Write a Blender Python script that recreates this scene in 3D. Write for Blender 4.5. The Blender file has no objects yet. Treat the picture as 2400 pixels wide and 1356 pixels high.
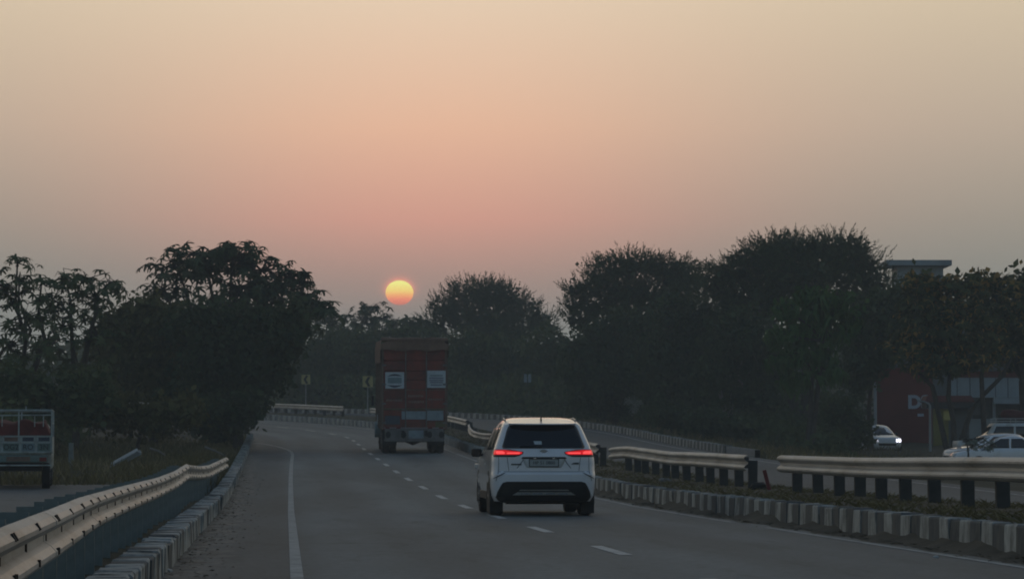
import bpy, bmesh, math, random
import numpy as np
from mathutils import Vector, Matrix
rnd = random.Random(7)
S = bpy.context.scene
COL = S.collection

# ------------------------------------------------------------------ camera
F = 7350.0                       # focal length in photo pixels (2400 wide)
CAMZ = 1.15
PITCH = math.atan((1056 - 678) / F)
cam = bpy.data.cameras.new('camera')
camo = bpy.data.objects.new('camera', cam)
COL.objects.link(camo)
cam.sensor_width = 36.0
cam.lens = F / 2400 * 36.0
cam.clip_start = 0.5
cam.clip_end = 9000
camo.location = (0, 0, CAMZ)
camo.rotation_euler = (math.pi / 2 + PITCH, 0, 0)
S.camera = camo
R = math.radians
SUN_AZ = math.atan((936 - 1200) / F)             # measured from +Y, positive to +X
SUN_EL = math.atan((1056 - 683) / F)

# ------------------------------------------------------------------ sky
world = bpy.data.worlds.new('World')
S.world = world
world.use_nodes = True
nt = world.node_tree
nt.nodes.clear()
N = nt.nodes.new
L = nt.links.new


def mth(op, a, b=None, c=None, clamp=False):
    n = N('ShaderNodeMath')
    n.operation = op
    n.use_clamp = clamp
    for i, v in enumerate((a, b, c)):
        if v is None:
            continue
        if isinstance(v, (int, float)):
            n.inputs[i].default_value = v
        else:
            L(v, n.inputs[i])
    return n.outputs[0]


def sstep(v, a, b):
    n = N('ShaderNodeMapRange')
    n.interpolation_type = 'SMOOTHSTEP'
    n.inputs[1].default_value = a
    n.inputs[2].default_value = b
    n.inputs[3].default_value = 0
    n.inputs[4].default_value = 1
    L(v, n.inputs[0])
    return n.outputs[0]


def ramp(fac, stops, interp='LINEAR'):
    n = N('ShaderNodeValToRGB')
    cr = n.color_ramp
    cr.interpolation = interp
    while len(cr.elements) > 1:
        cr.elements.remove(cr.elements[0])
    cr.elements[0].position = stops[0][0]
    cr.elements[0].color = (*stops[0][1], 1)
    for p, c in stops[1:]:
        e = cr.elements.new(p)
        e.color = (*c, 1)
    L(fac, n.inputs[0])
    return n.outputs[0]


def cmix(mode, fac, a, b):
    n = N('ShaderNodeMix')
    n.data_type = 'RGBA'
    n.blend_type = mode
    if isinstance(fac, (int, float)):
        n.inputs[0].default_value = fac
    else:
        L(fac, n.inputs[0])
    for k, v in ((6, a), (7, b)):
        if isinstance(v, tuple):
            n.inputs[k].default_value = (*v, 1)
        else:
            L(v, n.inputs[k])
    return n.outputs[2]


tc = N('ShaderNodeTexCoord')
sep = N('ShaderNodeSeparateXYZ')
L(tc.outputs['Generated'], sep.inputs[0])
X_, Y_, Z_ = sep.outputs
el = mth('MULTIPLY', mth('ARCSINE', Z_), 180 / math.pi)            # degrees
az = mth('SUBTRACT', mth('MULTIPLY', mth('ARCTAN2', X_, Y_), 180 / math.pi), math.degrees(SUN_AZ) + 0.5)
aaz = mth('ABSOLUTE', az)
t60 = mth('DIVIDE', el, 60.0, clamp=True)
hz = [(0, (.240, .258, .250)), (2.4, (.268, .276, .256)), (3.2, (.292, .288, .256)), (4.2, (.372, .332, .275)),
      (5.9, (.520, .428, .336)), (8.2, (.670, .555, .400)), (12, (.74, .63, .46)), (20, (.50, .47, .39)),
      (35, (.235, .275, .30)), (60, (.125, .185, .235))]
haze_side = ramp(t60, [(p / 60, c) for p, c in hz])
gl = [(0, (0, 0, 0)), (2.2, (0, 0, 0)), (3.2, (.165, .018, .004)), (4.2, (.335, .036, .012)), (5.9, (.335, .090, .022)),
      (8.2, (.17, .09, .07)), (14, (.05, .04, .03)), (25, (0, 0, 0))]
glow_c = ramp(t60, [(p / 60, c) for p, c in gl])
sig = mth('ADD', mth('MULTIPLY', el, 0.22), 3.0)
g = mth('DIVIDE', az, sig)
g = mth('EXPONENT', mth('MULTIPLY', mth('MULTIPLY', g, g), -0.5))
haze_sky = cmix('ADD', 1.0, haze_side, cmix('MULTIPLY', 1.0, glow_c, g))
nish = N('ShaderNodeTexSky')
nish.sky_type = 'NISHITA'
nish.sun_disc = False
nish.sun_elevation = SUN_EL
nish.sun_rotation = SUN_AZ
nish.air_density = 1.0
nish.dust_density = 6.0
nish.ozone_density = 1.0
nsc = cmix('MULTIPLY', 1.0, nish.outputs[0], (.205, .245, .305))
nsc = cmix('DARKEN', 1.0, nsc, (.40, .43, .46))
wel = mth('SUBTRACT', 1.0, sstep(el, 18, 62))
waz = mth('SUBTRACT', 1.0, sstep(aaz, 45, 135))
low = mth('SUBTRACT', 1.0, sstep(el, 2, 14))
wgt = mth('MAXIMUM', mth('MULTIPLY', wel, waz), mth('MULTIPLY', low, 0.5))
sky = cmix('MIX', wgt, nsc, haze_sky)
# aureole hugging the disc
de = mth('SUBTRACT', el, math.degrees(SUN_EL))
da = mth('SUBTRACT', az, -0.5)
ang = mth('SQRT', mth('ADD', mth('MULTIPLY', da, da), mth('MULTIPLY', mth('MULTIPLY', de, de), 1.25)))
au = mth('DIVIDE', mth('SUBTRACT', ang, 0.25, clamp=True), 0.055)
au = mth('EXPONENT', mth('MULTIPLY', au, -1.0))
au = mth('MULTIPLY', au, mth('ADD', mth('MULTIPLY', sstep(de, -0.2, 0.1), 0.85), 0.15))
sky = cmix('ADD', 1.0, sky, cmix('MULTIPLY', 1.0, (.38, .05, .01), au))
bg = N('ShaderNodeBackground')
bg.inputs[1].default_value = 1.0
L(sky, bg.inputs[0])
wo = N('ShaderNodeOutputWorld')
L(bg.outputs[0], wo.inputs[0])

# ------------------------------------------------------------------ sun lamp, exposure
sl = bpy.data.lights.new('sun_lamp', 'SUN')
sl.energy = 0.12
sl.angle = R(0.5)
sl.color = (1.0, .42, .16)
slo = bpy.data.objects.new('sun_lamp', sl)
COL.objects.link(slo)
sd = Vector((math.sin(SUN_AZ) * math.cos(SUN_EL), math.cos(SUN_AZ) * math.cos(SUN_EL), math.sin(SUN_EL)))
slo.rotation_euler = sd.to_track_quat('Z', 'Y').to_euler()
slo.location = (0, 0, 60)
S.view_settings.view_transform = 'Standard'
S.view_settings.look = 'None'
S.view_settings.exposure = 0.0
S.view_settings.gamma = 1.0
S.view_settings.use_curve_mapping = False
S.render.engine = 'CYCLES'
S.cycles.use_denoising = True
S.cycles.max_bounces = 6
S.cycles.diffuse_bounces = 2
S.cycles.glossy_bounces = 3
S.cycles.transparent_max_bounces = 8
S.cycles.volume_bounces = 0
S.cycles.filter_width = 1.9

# ------------------------------------------------------------------ materials
MATS = {}


def mat(name, col, rough=.7, metal=0.0, var=0.0, vscale=6.0, col2=None, bump=0.0, bscale=40.0, spec=.4, coat=0.0,
        emit=None, estr=0.0, dirt=None, dscale=1.5, dlo=.5, dhi=.7, world=False, stretch=None):
    m = bpy.data.materials.new(name)
    m.use_nodes = True
    t = m.node_tree
    b = t.nodes['Principled BSDF']
    b.inputs['Roughness'].default_value = rough
    b.inputs['Metallic'].default_value = metal
    b.inputs['Specular IOR Level'].default_value = spec
    b.inputs['Coat Weight'].default_value = coat
    b.inputs['Coat Roughness'].default_value = .06
    b.inputs['Base Color'].default_value = (*col, 1)
    co = None
    if var or col2 or bump or dirt:
        if world:
            geo = t.nodes.new('ShaderNodeNewGeometry')
            vec = geo.outputs['Position']
        else:
            tcn = t.nodes.new('ShaderNodeTexCoord')
            vec = tcn.outputs['Object']
        if stretch:
            mp_ = t.nodes.new('ShaderNodeMapping')
            mp_.inputs['Scale'].default_value = stretch
            t.links.new(vec, mp_.inputs[0])
            vec = mp_.outputs[0]
    if var or col2:
        no = t.nodes.new('ShaderNodeTexNoise')
        no.inputs['Scale'].default_value = vscale
        no.inputs['Detail'].default_value = 6
        no.inputs['Roughness'].default_value = .65
        t.links.new(vec, no.inputs['Vector'])
        c2 = col2 or tuple(c * (1 - var) for c in col)
        c1 = col if col2 else tuple(min(1, c * (1 + var)) for c in col)
        r = t.nodes.new('ShaderNodeValToRGB')
        r.color_ramp.elements[0].position = .35
        r.color_ramp.elements[1].position = .65
        r.color_ramp.elements[0].color = (*c2, 1)
        r.color_ramp.elements[1].color = (*c1, 1)
        t.links.new(no.outputs['Fac'], r.inputs[0])
        co = r.outputs[0]
    if dirt:
        no = t.nodes.new('ShaderNodeTexNoise')
        no.inputs['Scale'].default_value = dscale
        no.inputs['Detail'].default_value = 8
        no.inputs['Roughness'].default_value = .7
        t.links.new(vec, no.inputs['Vector'])
        mr = t.nodes.new('ShaderNodeMapRange')
        mr.inputs[1].default_value = dlo
        mr.inputs[2].default_value = dhi
        t.links.new(no.outputs['Fac'], mr.inputs[0])
        mx = t.nodes.new('ShaderNodeMix')
        mx.data_type = 'RGBA'
        t.links.new(mr.outputs[0], mx.inputs[0])
        if co is None:
            mx.inputs[6].default_value = (*col, 1)
        else:
            t.links.new(co, mx.inputs[6])
        mx.inputs[7].default_value = (*dirt, 1)
        co = mx.outputs[2]
    if co is not None:
        t.links.new(co, b.inputs['Base Color'])
    if bump:
        no = t.nodes.new('ShaderNodeTexNoise')
        no.inputs['Scale'].default_value = bscale
        no.inputs['Detail'].default_value = 5
        t.links.new(vec, no.inputs['Vector'])
        bp = t.nodes.new('ShaderNodeBump')
        bp.inputs['Strength'].default_value = bump
        bp.inputs['Distance'].default_value = .02
        t.links.new(no.outputs['Fac'], bp.inputs['Height'])
        t.links.new(bp.outputs[0], b.inputs['Normal'])
    if emit:
        b.inputs['Emission Color'].default_value = (*emit, 1)
        b.inputs['Emission Strength'].default_value = estr
    MATS[name] = m
    return m


def leafmat(name, c1, c2, c3=None, tr=.25):
    m = bpy.data.materials.new(name)
    m.use_nodes = True
    t = m.node_tree
    t.nodes.clear()
    ge = t.nodes.new('ShaderNodeNewGeometry')
    r = t.nodes.new('ShaderNodeValToRGB')
    r.color_ramp.elements[0].color = (*c1, 1)
    r.color_ramp.elements[1].color = (*c2, 1)
    r.color_ramp.elements[1].position = .8
    if c3:
        e = r.color_ramp.elements.new(.93)
        e.color = (*c3, 1)
    tcn = t.nodes.new('ShaderNodeTexCoord')
    no = t.nodes.new('ShaderNodeTexNoise')
    no.inputs['Scale'].default_value = .7
    no.inputs['Detail'].default_value = 3
    t.links.new(tcn.outputs['Object'], no.inputs['Vector'])
    ad = t.nodes.new('ShaderNodeMath')
    ad.operation = 'MULTIPLY_ADD'
    t.links.new(no.outputs['Fac'], ad.inputs[0])
    ad.inputs[1].default_value = 1.6
    ad.inputs[2].default_value = -.8
    a2 = t.nodes.new('ShaderNodeMath')
    a2.operation = 'ADD'
    a2.use_clamp = True
    t.links.new(ad.outputs[0], a2.inputs[0])
    t.links.new(ge.outputs['Random Per Island'], a2.inputs[1])
    t.links.new(a2.outputs[0], r.inputs[0])
    d = t.nodes.new('ShaderNodeBsdfDiffuse')
    tl = t.nodes.new('ShaderNodeBsdfTranslucent')
    t.links.new(r.outputs[0], d.inputs[0])
    t.links.new(r.outputs[0], tl.inputs[0])
    mx = t.nodes.new('ShaderNodeMixShader')
    mx.inputs[0].default_value = tr
    t.links.new(d.outputs[0], mx.inputs[1])
    t.links.new(tl.outputs[0], mx.inputs[2])
    o = t.nodes.new('ShaderNodeOutputMaterial')
    t.links.new(mx.outputs[0], o.inputs[0])
    MATS[name] = m
    return m


# ------------------------------------------------------------------ object helpers
def tag(o, label=None, cat=None, group=None, kind=None):
    if label:
        o['label'] = label
    if cat:
        o['category'] = cat
    if group:
        o['group'] = group
    if kind:
        o['kind'] = kind
    return o


def empty(name, loc=(0, 0, 0), rz=0.0, label=None, cat=None, group=None, rx=0.0):
    o = bpy.data.objects.new(name, None)
    COL.objects.link(o)
    o.empty_display_size = .2
    o.location = loc
    o.rotation_euler = (rx, 0, rz)
    return tag(o, label, cat, group)


def link(name, me, m, parent=None, smooth=False, loc=None):
    o = bpy.data.objects.new(name, me)
    COL.objects.link(o)
    if m is not None:
        me.materials.append(m)
    if parent is not None:
        o.parent = parent
    if smooth:
        me.polygons.foreach_set('use_smooth', [True] * len(me.polygons))
    if loc:
        o.location = loc
    return o


def copy_tree(o, parent=None):
    c = o.copy()
    COL.objects.link(c)
    if parent is not None:
        c.parent = parent
    for ch in list(o.children):
        copy_tree(ch, c)
    return c


class MB:
    def __init__(s):
        s.v = []
        s.f = []

    def add(s, v, f):
        n = len(s.v)
        s.v += [tuple(p) for p in v]
        s.f += [tuple(i + n for i in q) for q in f]
        return s

    def box(s, c, d, rz=0.0, rx=0.0, ry=0.0, taper=1.0):
        hx, hy, hz_ = d[0] / 2, d[1] / 2, d[2] / 2
        pts = []
        for z in (-1, 1):
            k = taper if z > 0 else 1
            for x, y in ((-1, -1), (1, -1), (1, 1), (-1, 1)):
                pts.append(Vector((x * hx * k, y * hy * k, z * hz_)))
        M = Matrix.Rotation(rz, 3, 'Z') @ Matrix.Rotation(ry, 3, 'Y') @ Matrix.Rotation(rx, 3, 'X')
        pts = [M @ p + Vector(c) for p in pts]
        return s.add(pts, [(3, 2, 1, 0), (4, 5, 6, 7), (0, 1, 5, 4), (1, 2, 6, 5), (2, 3, 7, 6), (3, 0, 4, 7)])

    def tube(s, pts, rad, n=6, cap=True):
        pts = [Vector(p) for p in pts]
        if isinstance(rad, (int, float)):
            rad = [rad] * len(pts)
        rings = []
        for i, p in enumerate(pts):
            a = pts[max(0, i - 1)]
            b = pts[min(len(pts) - 1, i + 1)]
            t = (b - a).normalized()
            ref = Vector((0, 0, 1)) if abs(t.z) < .9 else Vector((1, 0, 0))
            x = t.cross(ref).normalized()
            y = t.cross(x)
            rings.append([p + (x * math.cos(k * 2 * math.pi / n) + y * math.sin(k * 2 * math.pi / n)) * rad[i] for k in range(n)])
        v = [p for r in rings for p in r]
        f = []
        for i in range(len(rings) - 1):
            for k in range(n):
                f.append((i * n + k, i * n + (k + 1) % n, (i + 1) * n + (k + 1) % n, (i + 1) * n + k))
        if cap:
            f.append(tuple(range(n)))
            f.append(tuple(range((len(rings) - 1) * n, len(rings) * n)))
        return s.add(v, f)

    def lathe_x(s, prof, c, n=20):
        """profile [(x, r)] turned about the x axis through c"""
        v = []
        for x, r in prof:
            for k in range(n):
                a = 2 * math.pi * k / n
                v.append((c[0] + x, c[1] + r * math.cos(a), c[2] + r * math.sin(a)))
        f = []
        for i in range(len(prof) - 1):
            for k in range(n):
                f.append((i * n + k, i * n + (k + 1) % n, (i + 1) * n + (k + 1) % n, (i + 1) * n + k))
        f.append(tuple(range(n)))
        f.append(tuple(range((len(prof) - 1) * n, len(prof) * n)))
        return s.add(v, f)

    def prism(s, poly, y0, y1):
        """polygon in (x, z) given thickness along y"""
        n = len(poly)
        v = [(x, y0, z) for x, z in poly] + [(x, y1, z) for x, z in poly]
        f = [tuple(range(n)), tuple(range(2 * n - 1, n - 1, -1))]
        for i in range(n):
            j = (i + 1) % n
            f.append((i, i + n, j + n, j))
        return s.add(v, f)

    def mesh(s, name):
        me = bpy.data.meshes.new(name)
        me.from_pydata(s.v, [], s.f)
        bm = bmesh.new()
        bm.from_mesh(me)
        bmesh.ops.recalc_face_normals(bm, faces=bm.faces)
        bm.to_mesh(me)
        bm.free()
        return me

    def obj(s, name, m, parent=None, smooth=False, bevel=0.0, seg=2):
        o = link(name, s.mesh(name), m, parent, smooth)
        if bevel:
            b = o.modifiers.new('bevel', 'BEVEL')
            b.width = bevel
            b.segments = seg
            b.limit_method = 'ANGLE'
            b.angle_limit = R(35)
        return o


def np_mesh(name, V, Q):
    me = bpy.data.meshes.new(name)
    V = np.asarray(V, np.float32)
    Q = np.asarray(Q, np.int32)
    n, m = len(V), len(Q)
    k = Q.shape[1]
    me.vertices.add(n)
    me.vertices.foreach_set('co', V.ravel())
    me.loops.add(m * k)
    me.loops.foreach_set('vertex_index', Q.ravel())
    me.polygons.add(m)
    me.polygons.foreach_set('loop_start', np.arange(m, dtype=np.int32) * k)
    me.update(calc_edges=True)
    return me


def text_mesh(txt, size, depth=.004, bold=0.0):
    cu = bpy.data.curves.new('t', 'FONT')
    cu.body = txt
    cu.size = size
    cu.extrude = depth
    cu.offset = bold
    cu.align_x = 'CENTER'
    cu.align_y = 'CENTER'
    o = bpy.data.objects.new('t', cu)
    COL.objects.link(o)
    dg = bpy.context.evaluated_depsgraph_get()
    me = bpy.data.meshes.new_from_object(o.evaluated_get(dg))
    bpy.data.objects.remove(o)
    me.transform(Matrix.Rotation(math.pi / 2, 4, 'X'))      # reads when seen from -y
    me.materials.clear()
    return me


# ------------------------------------------------------------------ road geometry
DS = .5
US = np.arange(-60, 340.01, DS)
U0, KC = 157.0, .0062
HD = .0757 + KC * np.clip(US - U0, 0, 130)
PX = np.zeros_like(US)
PY = np.zeros_like(US)
PX[1:] = np.cumsum(-np.sin(HD[:-1]) * DS)
PY[1:] = np.cumsum(np.cos(HD[:-1]) * DS)
i0 = int(np.argmin(abs(US - 46.3)))
PX += .39 - PX[i0]
PY += 46.3 - PY[i0]
ZT = np.array([(-60, 0), (55, 0), (64, .012), (73, .07), (82, .19), (91, .32), (100, .48), (109, .66), (118, .84), (127, 1.02),
               (136, 1.22), (145, 1.44), (154, 1.64), (163, 1.84), (172, 2.06), (181, 2.30), (190, 2.55), (200, 2.83),
               (210, 3.1), (220, 3.36), (240, 3.8), (270, 4.3), (300, 4.6), (340, 4.8)])


def zp(u):
    return np.interp(u, ZT[:, 0], ZT[:, 1])


def sm(v, a, b):
    t = np.clip((v - a) / (b - a), 0, 1)
    return t * t * (3 - 2 * t)


def sup(u, o):
    return .03 * sm(u, 140, 195) * np.clip(o, -8, 19)


def P(u, o, dz=0.0):
    x = np.interp(u, US, PX)
    y = np.interp(u, US, PY)
    h = np.interp(u, US, HD)
    return np.array([x + o * np.cos(h), y + o * np.sin(h), zp(u) + sup(u, o) + dz])


def head(u):
    return float(np.interp(u, US, HD))


def slope(u):
    return float((zp(u + 1) - zp(u - 1)) / 2)


def UO(x, y):
    x = np.atleast_1d(np.asarray(x, float))
    y = np.atleast_1d(np.asarray(y, float))
    u = np.zeros_like(x)
    o = np.zeros_like(x)
    for a in range(0, len(x), 4000):
        d = (x[a:a + 4000, None] - PX[None]) ** 2 + (y[a:a + 4000, None] - PY[None]) ** 2
        i = d.argmin(1)
        h = HD[i]
        u[a:a + 4000] = US[i]
        o[a:a + 4000] = (x[a:a + 4000] - PX[i]) * np.cos(h) + (y[a:a + 4000] - PY[i]) * np.sin(h)
    return u, o


def ground_z(x, y):
    u, o = UO(x, y)
    x = np.atleast_1d(np.asarray(x, float))
    y = np.atleast_1d(np.asarray(y, float))
    z = zp(u) + sup(u, o)
    corr = sm(o, -6.2, -5.4) * (1 - sm(o, 14.4, 14.9))
    lump = (np.sin(x * 1.7 + y * .9) * np.sin(y * 1.3 - x * .6) * .05 + np.sin(x * .5 - 1.3) * np.sin(y * .37) * .12)
    right = -.75 * sm(o, 16, 25)
    left = .18 * sm(-o, 9, 14) * sm(u, 88, 104) - .03
    side = np.where(o > 5, right, left) + lump * np.where(o > 5, sm(o, 15.5, 19), sm(-o, 7, 9) * sm(u + (-o - 13) * 8 * (o < -13.5), 82, 92))
    return z + corr * -.16 + (1 - corr) * side


def gz(x, y):
    return float(ground_z(x, y)[0])


def strip(name, us, offs, m, dz=0.0, parent=None, zf=None):
    V, Q, UVS = [], [], []
    for u in us:
        for o in offs:
            p = P(u, o, dz if zf is None else zf(u, o))
            V.append(p)
            UVS.append((u, o))
    no = len(offs)
    for i in range(len(us) - 1):
        for j in range(no - 1):
            Q.append((i * no + j, i * no + j + 1, (i + 1) * no + j + 1, (i + 1) * no + j))
    me = np_mesh(name, V, Q)
    uv = me.uv_layers.new(name='uo')
    li = np.zeros(len(me.loops), np.int32)
    me.loops.foreach_get('vertex_index', li)
    uv.data.foreach_set('uv', np.asarray(UVS, np.float32)[li].ravel())
    return link(name, me, m, parent, smooth=True)


def W(px, py, D):
    """photo pixel at depth D -> world point"""
    return Vector(((px - 1200) / F * D, D, CAMZ + (1056 - py) / F * D))


def road_mat(name, base, shoulder=True, dusty=1.0, dirtcol=(.115, .105, .088)):
    m = bpy.data.materials.new(name)
    m.use_nodes = True
    t = m.node_tree
    b = t.nodes['Principled BSDF']
    b.inputs['Roughness'].default_value = .70
    b.inputs['Specular IOR Level'].default_value = .28
    nn = t.nodes.new
    lk = t.links.new
    uv = nn('ShaderNodeUVMap')
    sp = nn('ShaderNodeSeparateXYZ')
    lk(uv.outputs[0], sp.inputs[0])
    tcn = nn('ShaderNodeTexCoord')

    def noise(sc, vec, det=5, rgh=.6, stretch=None):
        n = nn('ShaderNodeTexNoise')
        n.inputs['Scale'].default_value = sc
        n.inputs['Detail'].default_value = det
        n.inputs['Roughness'].default_value = rgh
        if stretch:
            mp = nn('ShaderNodeMapping')
            mp.inputs['Scale'].default_value = stretch
            lk(vec, mp.inputs[0])
            lk(mp.outputs[0], n.inputs['Vector'])
        else:
            lk(vec, n.inputs['Vector'])
        return n.outputs['Fac']

    def mp(v, a, b_, c, d, smooth=True):
        n = nn('ShaderNodeMapRange')
        if smooth:
            n.interpolation_type = 'SMOOTHSTEP'
        for k, q in zip((1, 2, 3, 4), (a, b_, c, d)):
            n.inputs[k].default_value = q
        lk(v, n.inputs[0])
        return n.outputs[0]

    def mm(op, a, c):
        n = nn('ShaderNodeMath')
        n.operation = op
        for i, q in enumerate((a, c)):
            if isinstance(q, (int, float)):
                n.inputs[i].default_value = q
            else:
                lk(q, n.inputs[i])
        return n.outputs[0]
    o = sp.outputs[1]
    big = mp(noise(1, uv.outputs[0], 4, .55, (.05, .35, 1)), .3, .7, .74, 1.22)
    fine = mp(noise(14, tcn.outputs['Object'], 3), .3, .7, .84, 1.16)
    patch = mp(noise(1, uv.outputs[0], 6, .7, (.22, 1.6, 1)), .54, .66, 1.0, .76)
    v = mm('MULTIPLY', mm('MULTIPLY', big, fine), patch)
    if shoulder:
        v = mm('MULTIPLY', v, mp(o, -3.75, -3.2, .70, 1.0))
        tr = nn('ShaderNodeMath')
        tr.operation = 'SINE'
        lk(mm('MULTIPLY', o, 3.5), tr.inputs[0])
        v = mm('MULTIPLY', v, mp(tr.outputs[0], -1, 1, .88, 1.08))
    vo = nn('ShaderNodeTexVoronoi')
    vo.feature = 'DISTANCE_TO_EDGE'
    vo.inputs['Scale'].default_value = .28
    wob = nn('ShaderNodeVectorMath')
    wob.operation = 'MULTIPLY_ADD'
    nz = nn('ShaderNodeTexNoise')
    nz.inputs['Scale'].default_value = .9
    nz.inputs['Detail'].default_value = 5
    lk(uv.outputs[0], nz.inputs['Vector'])
    lk(nz.outputs['Color'], wob.inputs[0])
    wob.inputs[1].default_value = (1.6, 1.6, 0)
    lk(uv.outputs[0], wob.inputs[2])
    lk(wob.outputs[0], vo.inputs['Vector'])
    crack = mp(vo.outputs['Distance'], .002, .012, .55, 1.0)
    cmask = mp(noise(1, uv.outputs[0], 3, .5, (.07, .25, 1)), .48, .6, 0, 1)
    cm_ = nn('ShaderNodeMix')
    lk(cmask, cm_.inputs[0])
    cm_.inputs[2].default_value = 1.0
    lk(crack, cm_.inputs[3])
    v = mm('MULTIPLY', v, cm_.outputs[0])
    v = mm('MULTIPLY', v, mp(noise(5, tcn.outputs['Object'], 4, .7), .3, .7, .86, 1.14))
    mx = nn('ShaderNodeMix')
    mx.data_type = 'RGBA'
    mx.blend_type = 'MULTIPLY'
    mx.inputs[0].default_value = 1
    mx.inputs[6].default_value = (*base, 1)
    lk(v, mx.inputs[7])
    col = mx.outputs[2]
    if dusty:
        nd = noise(1, uv.outputs[0], 7, .72, (.45, 1.6, 1))
        dl = mm('MULTIPLY', mp(mm('ADD', o, mm('MULTIPLY', nd, 1.7)), -3.95, -3.35, 1.0, 0.0), dusty) if shoulder else mp(nd, .55, .75, 0, .5)
        if shoulder:
            nr = mp(mm('ADD', o, mm('MULTIPLY', nd, -.9)), 3.02, 3.45, 0, 1.0)
            dl = mm('MAXIMUM', dl, nr)
        dl = mm('MULTIPLY', dl, mp(noise(2.2, tcn.outputs['Object'], 6, .7), .36, .58, .25, 1.0))
        dcr = nn('ShaderNodeValToRGB')
        dcr.color_ramp.elements[0].color = (.045, .042, .036, 1)
        dcr.color_ramp.elements[1].color = (*dirtcol, 1)
        dcr.color_ramp.elements[0].position = .40
        dcr.color_ramp.elements[1].position = .56
        lk(noise(1, uv.outputs[0], 6, .7, (1.2, 3, 1)), dcr.inputs[0])
        m2 = nn('ShaderNodeMix')
        m2.data_type = 'RGBA'
        lk(dl, m2.inputs[0])
        lk(col, m2.inputs[6])
        lk(dcr.outputs[0], m2.inputs[7])
        col = m2.outputs[2]
    lk(col, b.inputs['Base Color'])
    bp = nn('ShaderNodeBump')
    bp.inputs['Strength'].default_value = .5
    bp.inputs['Distance'].default_value = .01
    lk(noise(60, tcn.outputs['Object'], 3), bp.inputs['Height'])
    lk(bp.outputs[0], b.inputs['Normal'])
    MATS[name] = m
    return m


road_mat('asphalt', (.114, .136, .140), dirtcol=(.20, .19, .165))
road_mat('asphalt_far', (.068, .080, .086), shoulder=False, dusty=.5)
road_mat('service_asphalt', (.095, .105, .108), shoulder=False, dusty=.6)
mat('soil', (.13, .115, .088), .95, var=.35, vscale=1.2, col2=(.075, .070, .055), bump=.6, bscale=9, spec=.1)
mat('ground', (.058, .056, .036), .95, col2=(.040, .043, .028), vscale=.35, bump=.7, bscale=3, spec=.1, dirt=(.085, .078, .058), dscale=.8)
mat('paint_line', (.33, .35, .34), .75, var=.2, vscale=5, dirt=(.12, .13, .13), dscale=1.8, dlo=.48, dhi=.72, world=True)
mat('paint_dash', (.48, .50, .49), .7, var=.15, vscale=5, dirt=(.2, .21, .21), dscale=2.0, dlo=.52, dhi=.78, world=True)
mat('kerb_white', (.38, .40, .385), .85, var=.18, vscale=6, dirt=(.075, .078, .068), dscale=2.6, dlo=.43, dhi=.68, bump=.4, bscale=18, world=True, stretch=(1.3, 1.3, .6))
mat('kerb_black', (.075, .086, .09), .85, var=.3, vscale=5, dirt=(.135, .135, .118), dscale=3.0, dlo=.46, dhi=.70, bump=.4, bscale=18, world=True, stretch=(1.3, 1.3, .6))
mat('concrete', (.17, .18, .18), .9, var=.22, vscale=3, dirt=(.09, .088, .075), dscale=1.5, bump=.3, bscale=15)
mat('dark_panel', (.078, .105, .112), .85, var=.2, vscale=1.5, dirt=(.032, .04, .038), dscale=1.3, bump=.2, bscale=10, world=True)
mat('galvanised', (.45, .45, .435), .52, metal=.5, var=.16, vscale=3.0, dirt=(.20, .18, .15), dscale=1.5, dlo=.46, dhi=.72, bump=.25, bscale=6, world=True, stretch=(1, .5, 2))
mat('galvanised_dull', (.36, .36, .33), .55, metal=.55, var=.15, vscale=3.0, dirt=(.20, .18, .14), dscale=1.6, dlo=.45, dhi=.7)
mat('post_steel', (.058, .060, .057), .7, metal=.2, var=.2, vscale=6)
mat('post_blue', (.185, .215, .205), .85, var=.2, vscale=3)
mat('slot_black', (.012, .012, .012), .8)

# ------------------------------------------------------------------ ground
gx = np.unique(np.concatenate([np.linspace(-620, -60, 29), np.arange(-60, 60.1, 1.25), np.linspace(60, 620, 29)]))
gy = np.unique(np.concatenate([np.linspace(-90, 0, 10), np.arange(0, 262, 1.5), np.linspace(262, 1000, 42)]))
GX, GY = np.meshgrid(gx, gy)
GZ = ground_z(GX.ravel(), GY.ravel())
ny, nx = GX.shape
idx = np.arange(ny * nx).reshape(ny, nx)
Q = np.stack([idx[:-1, :-1], idx[:-1, 1:], idx[1:, 1:], idx[1:, :-1]], -1).reshape(-1, 4)
go = link('ground', np_mesh('ground', np.stack([GX.ravel(), GY.ravel(), GZ], -1), Q), MATS['ground'], smooth=True)
tag(go, kind='structure')

# ------------------------------------------------------------------ roads, markings
us = np.arange(-40, 325, 1.5)
road = tag(strip('road', us, [-5.05, -4.2, -3.5, -1.75, 0, 1.75, 3.4, 4.2], MATS['asphalt']), kind='structure')
opp = tag(strip('opposite_road', us, [6.9, 8.5, 11, 13, 14.6], MATS['asphalt_far'], dz=.02), kind='structure')
us2 = np.arange(-30, 86, 1.5)


def service_z(u, o):
    p = P(u, o)
    return gz(p[0], p[1]) - (zp(u) + float(sup(u, o))) + .035


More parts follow.
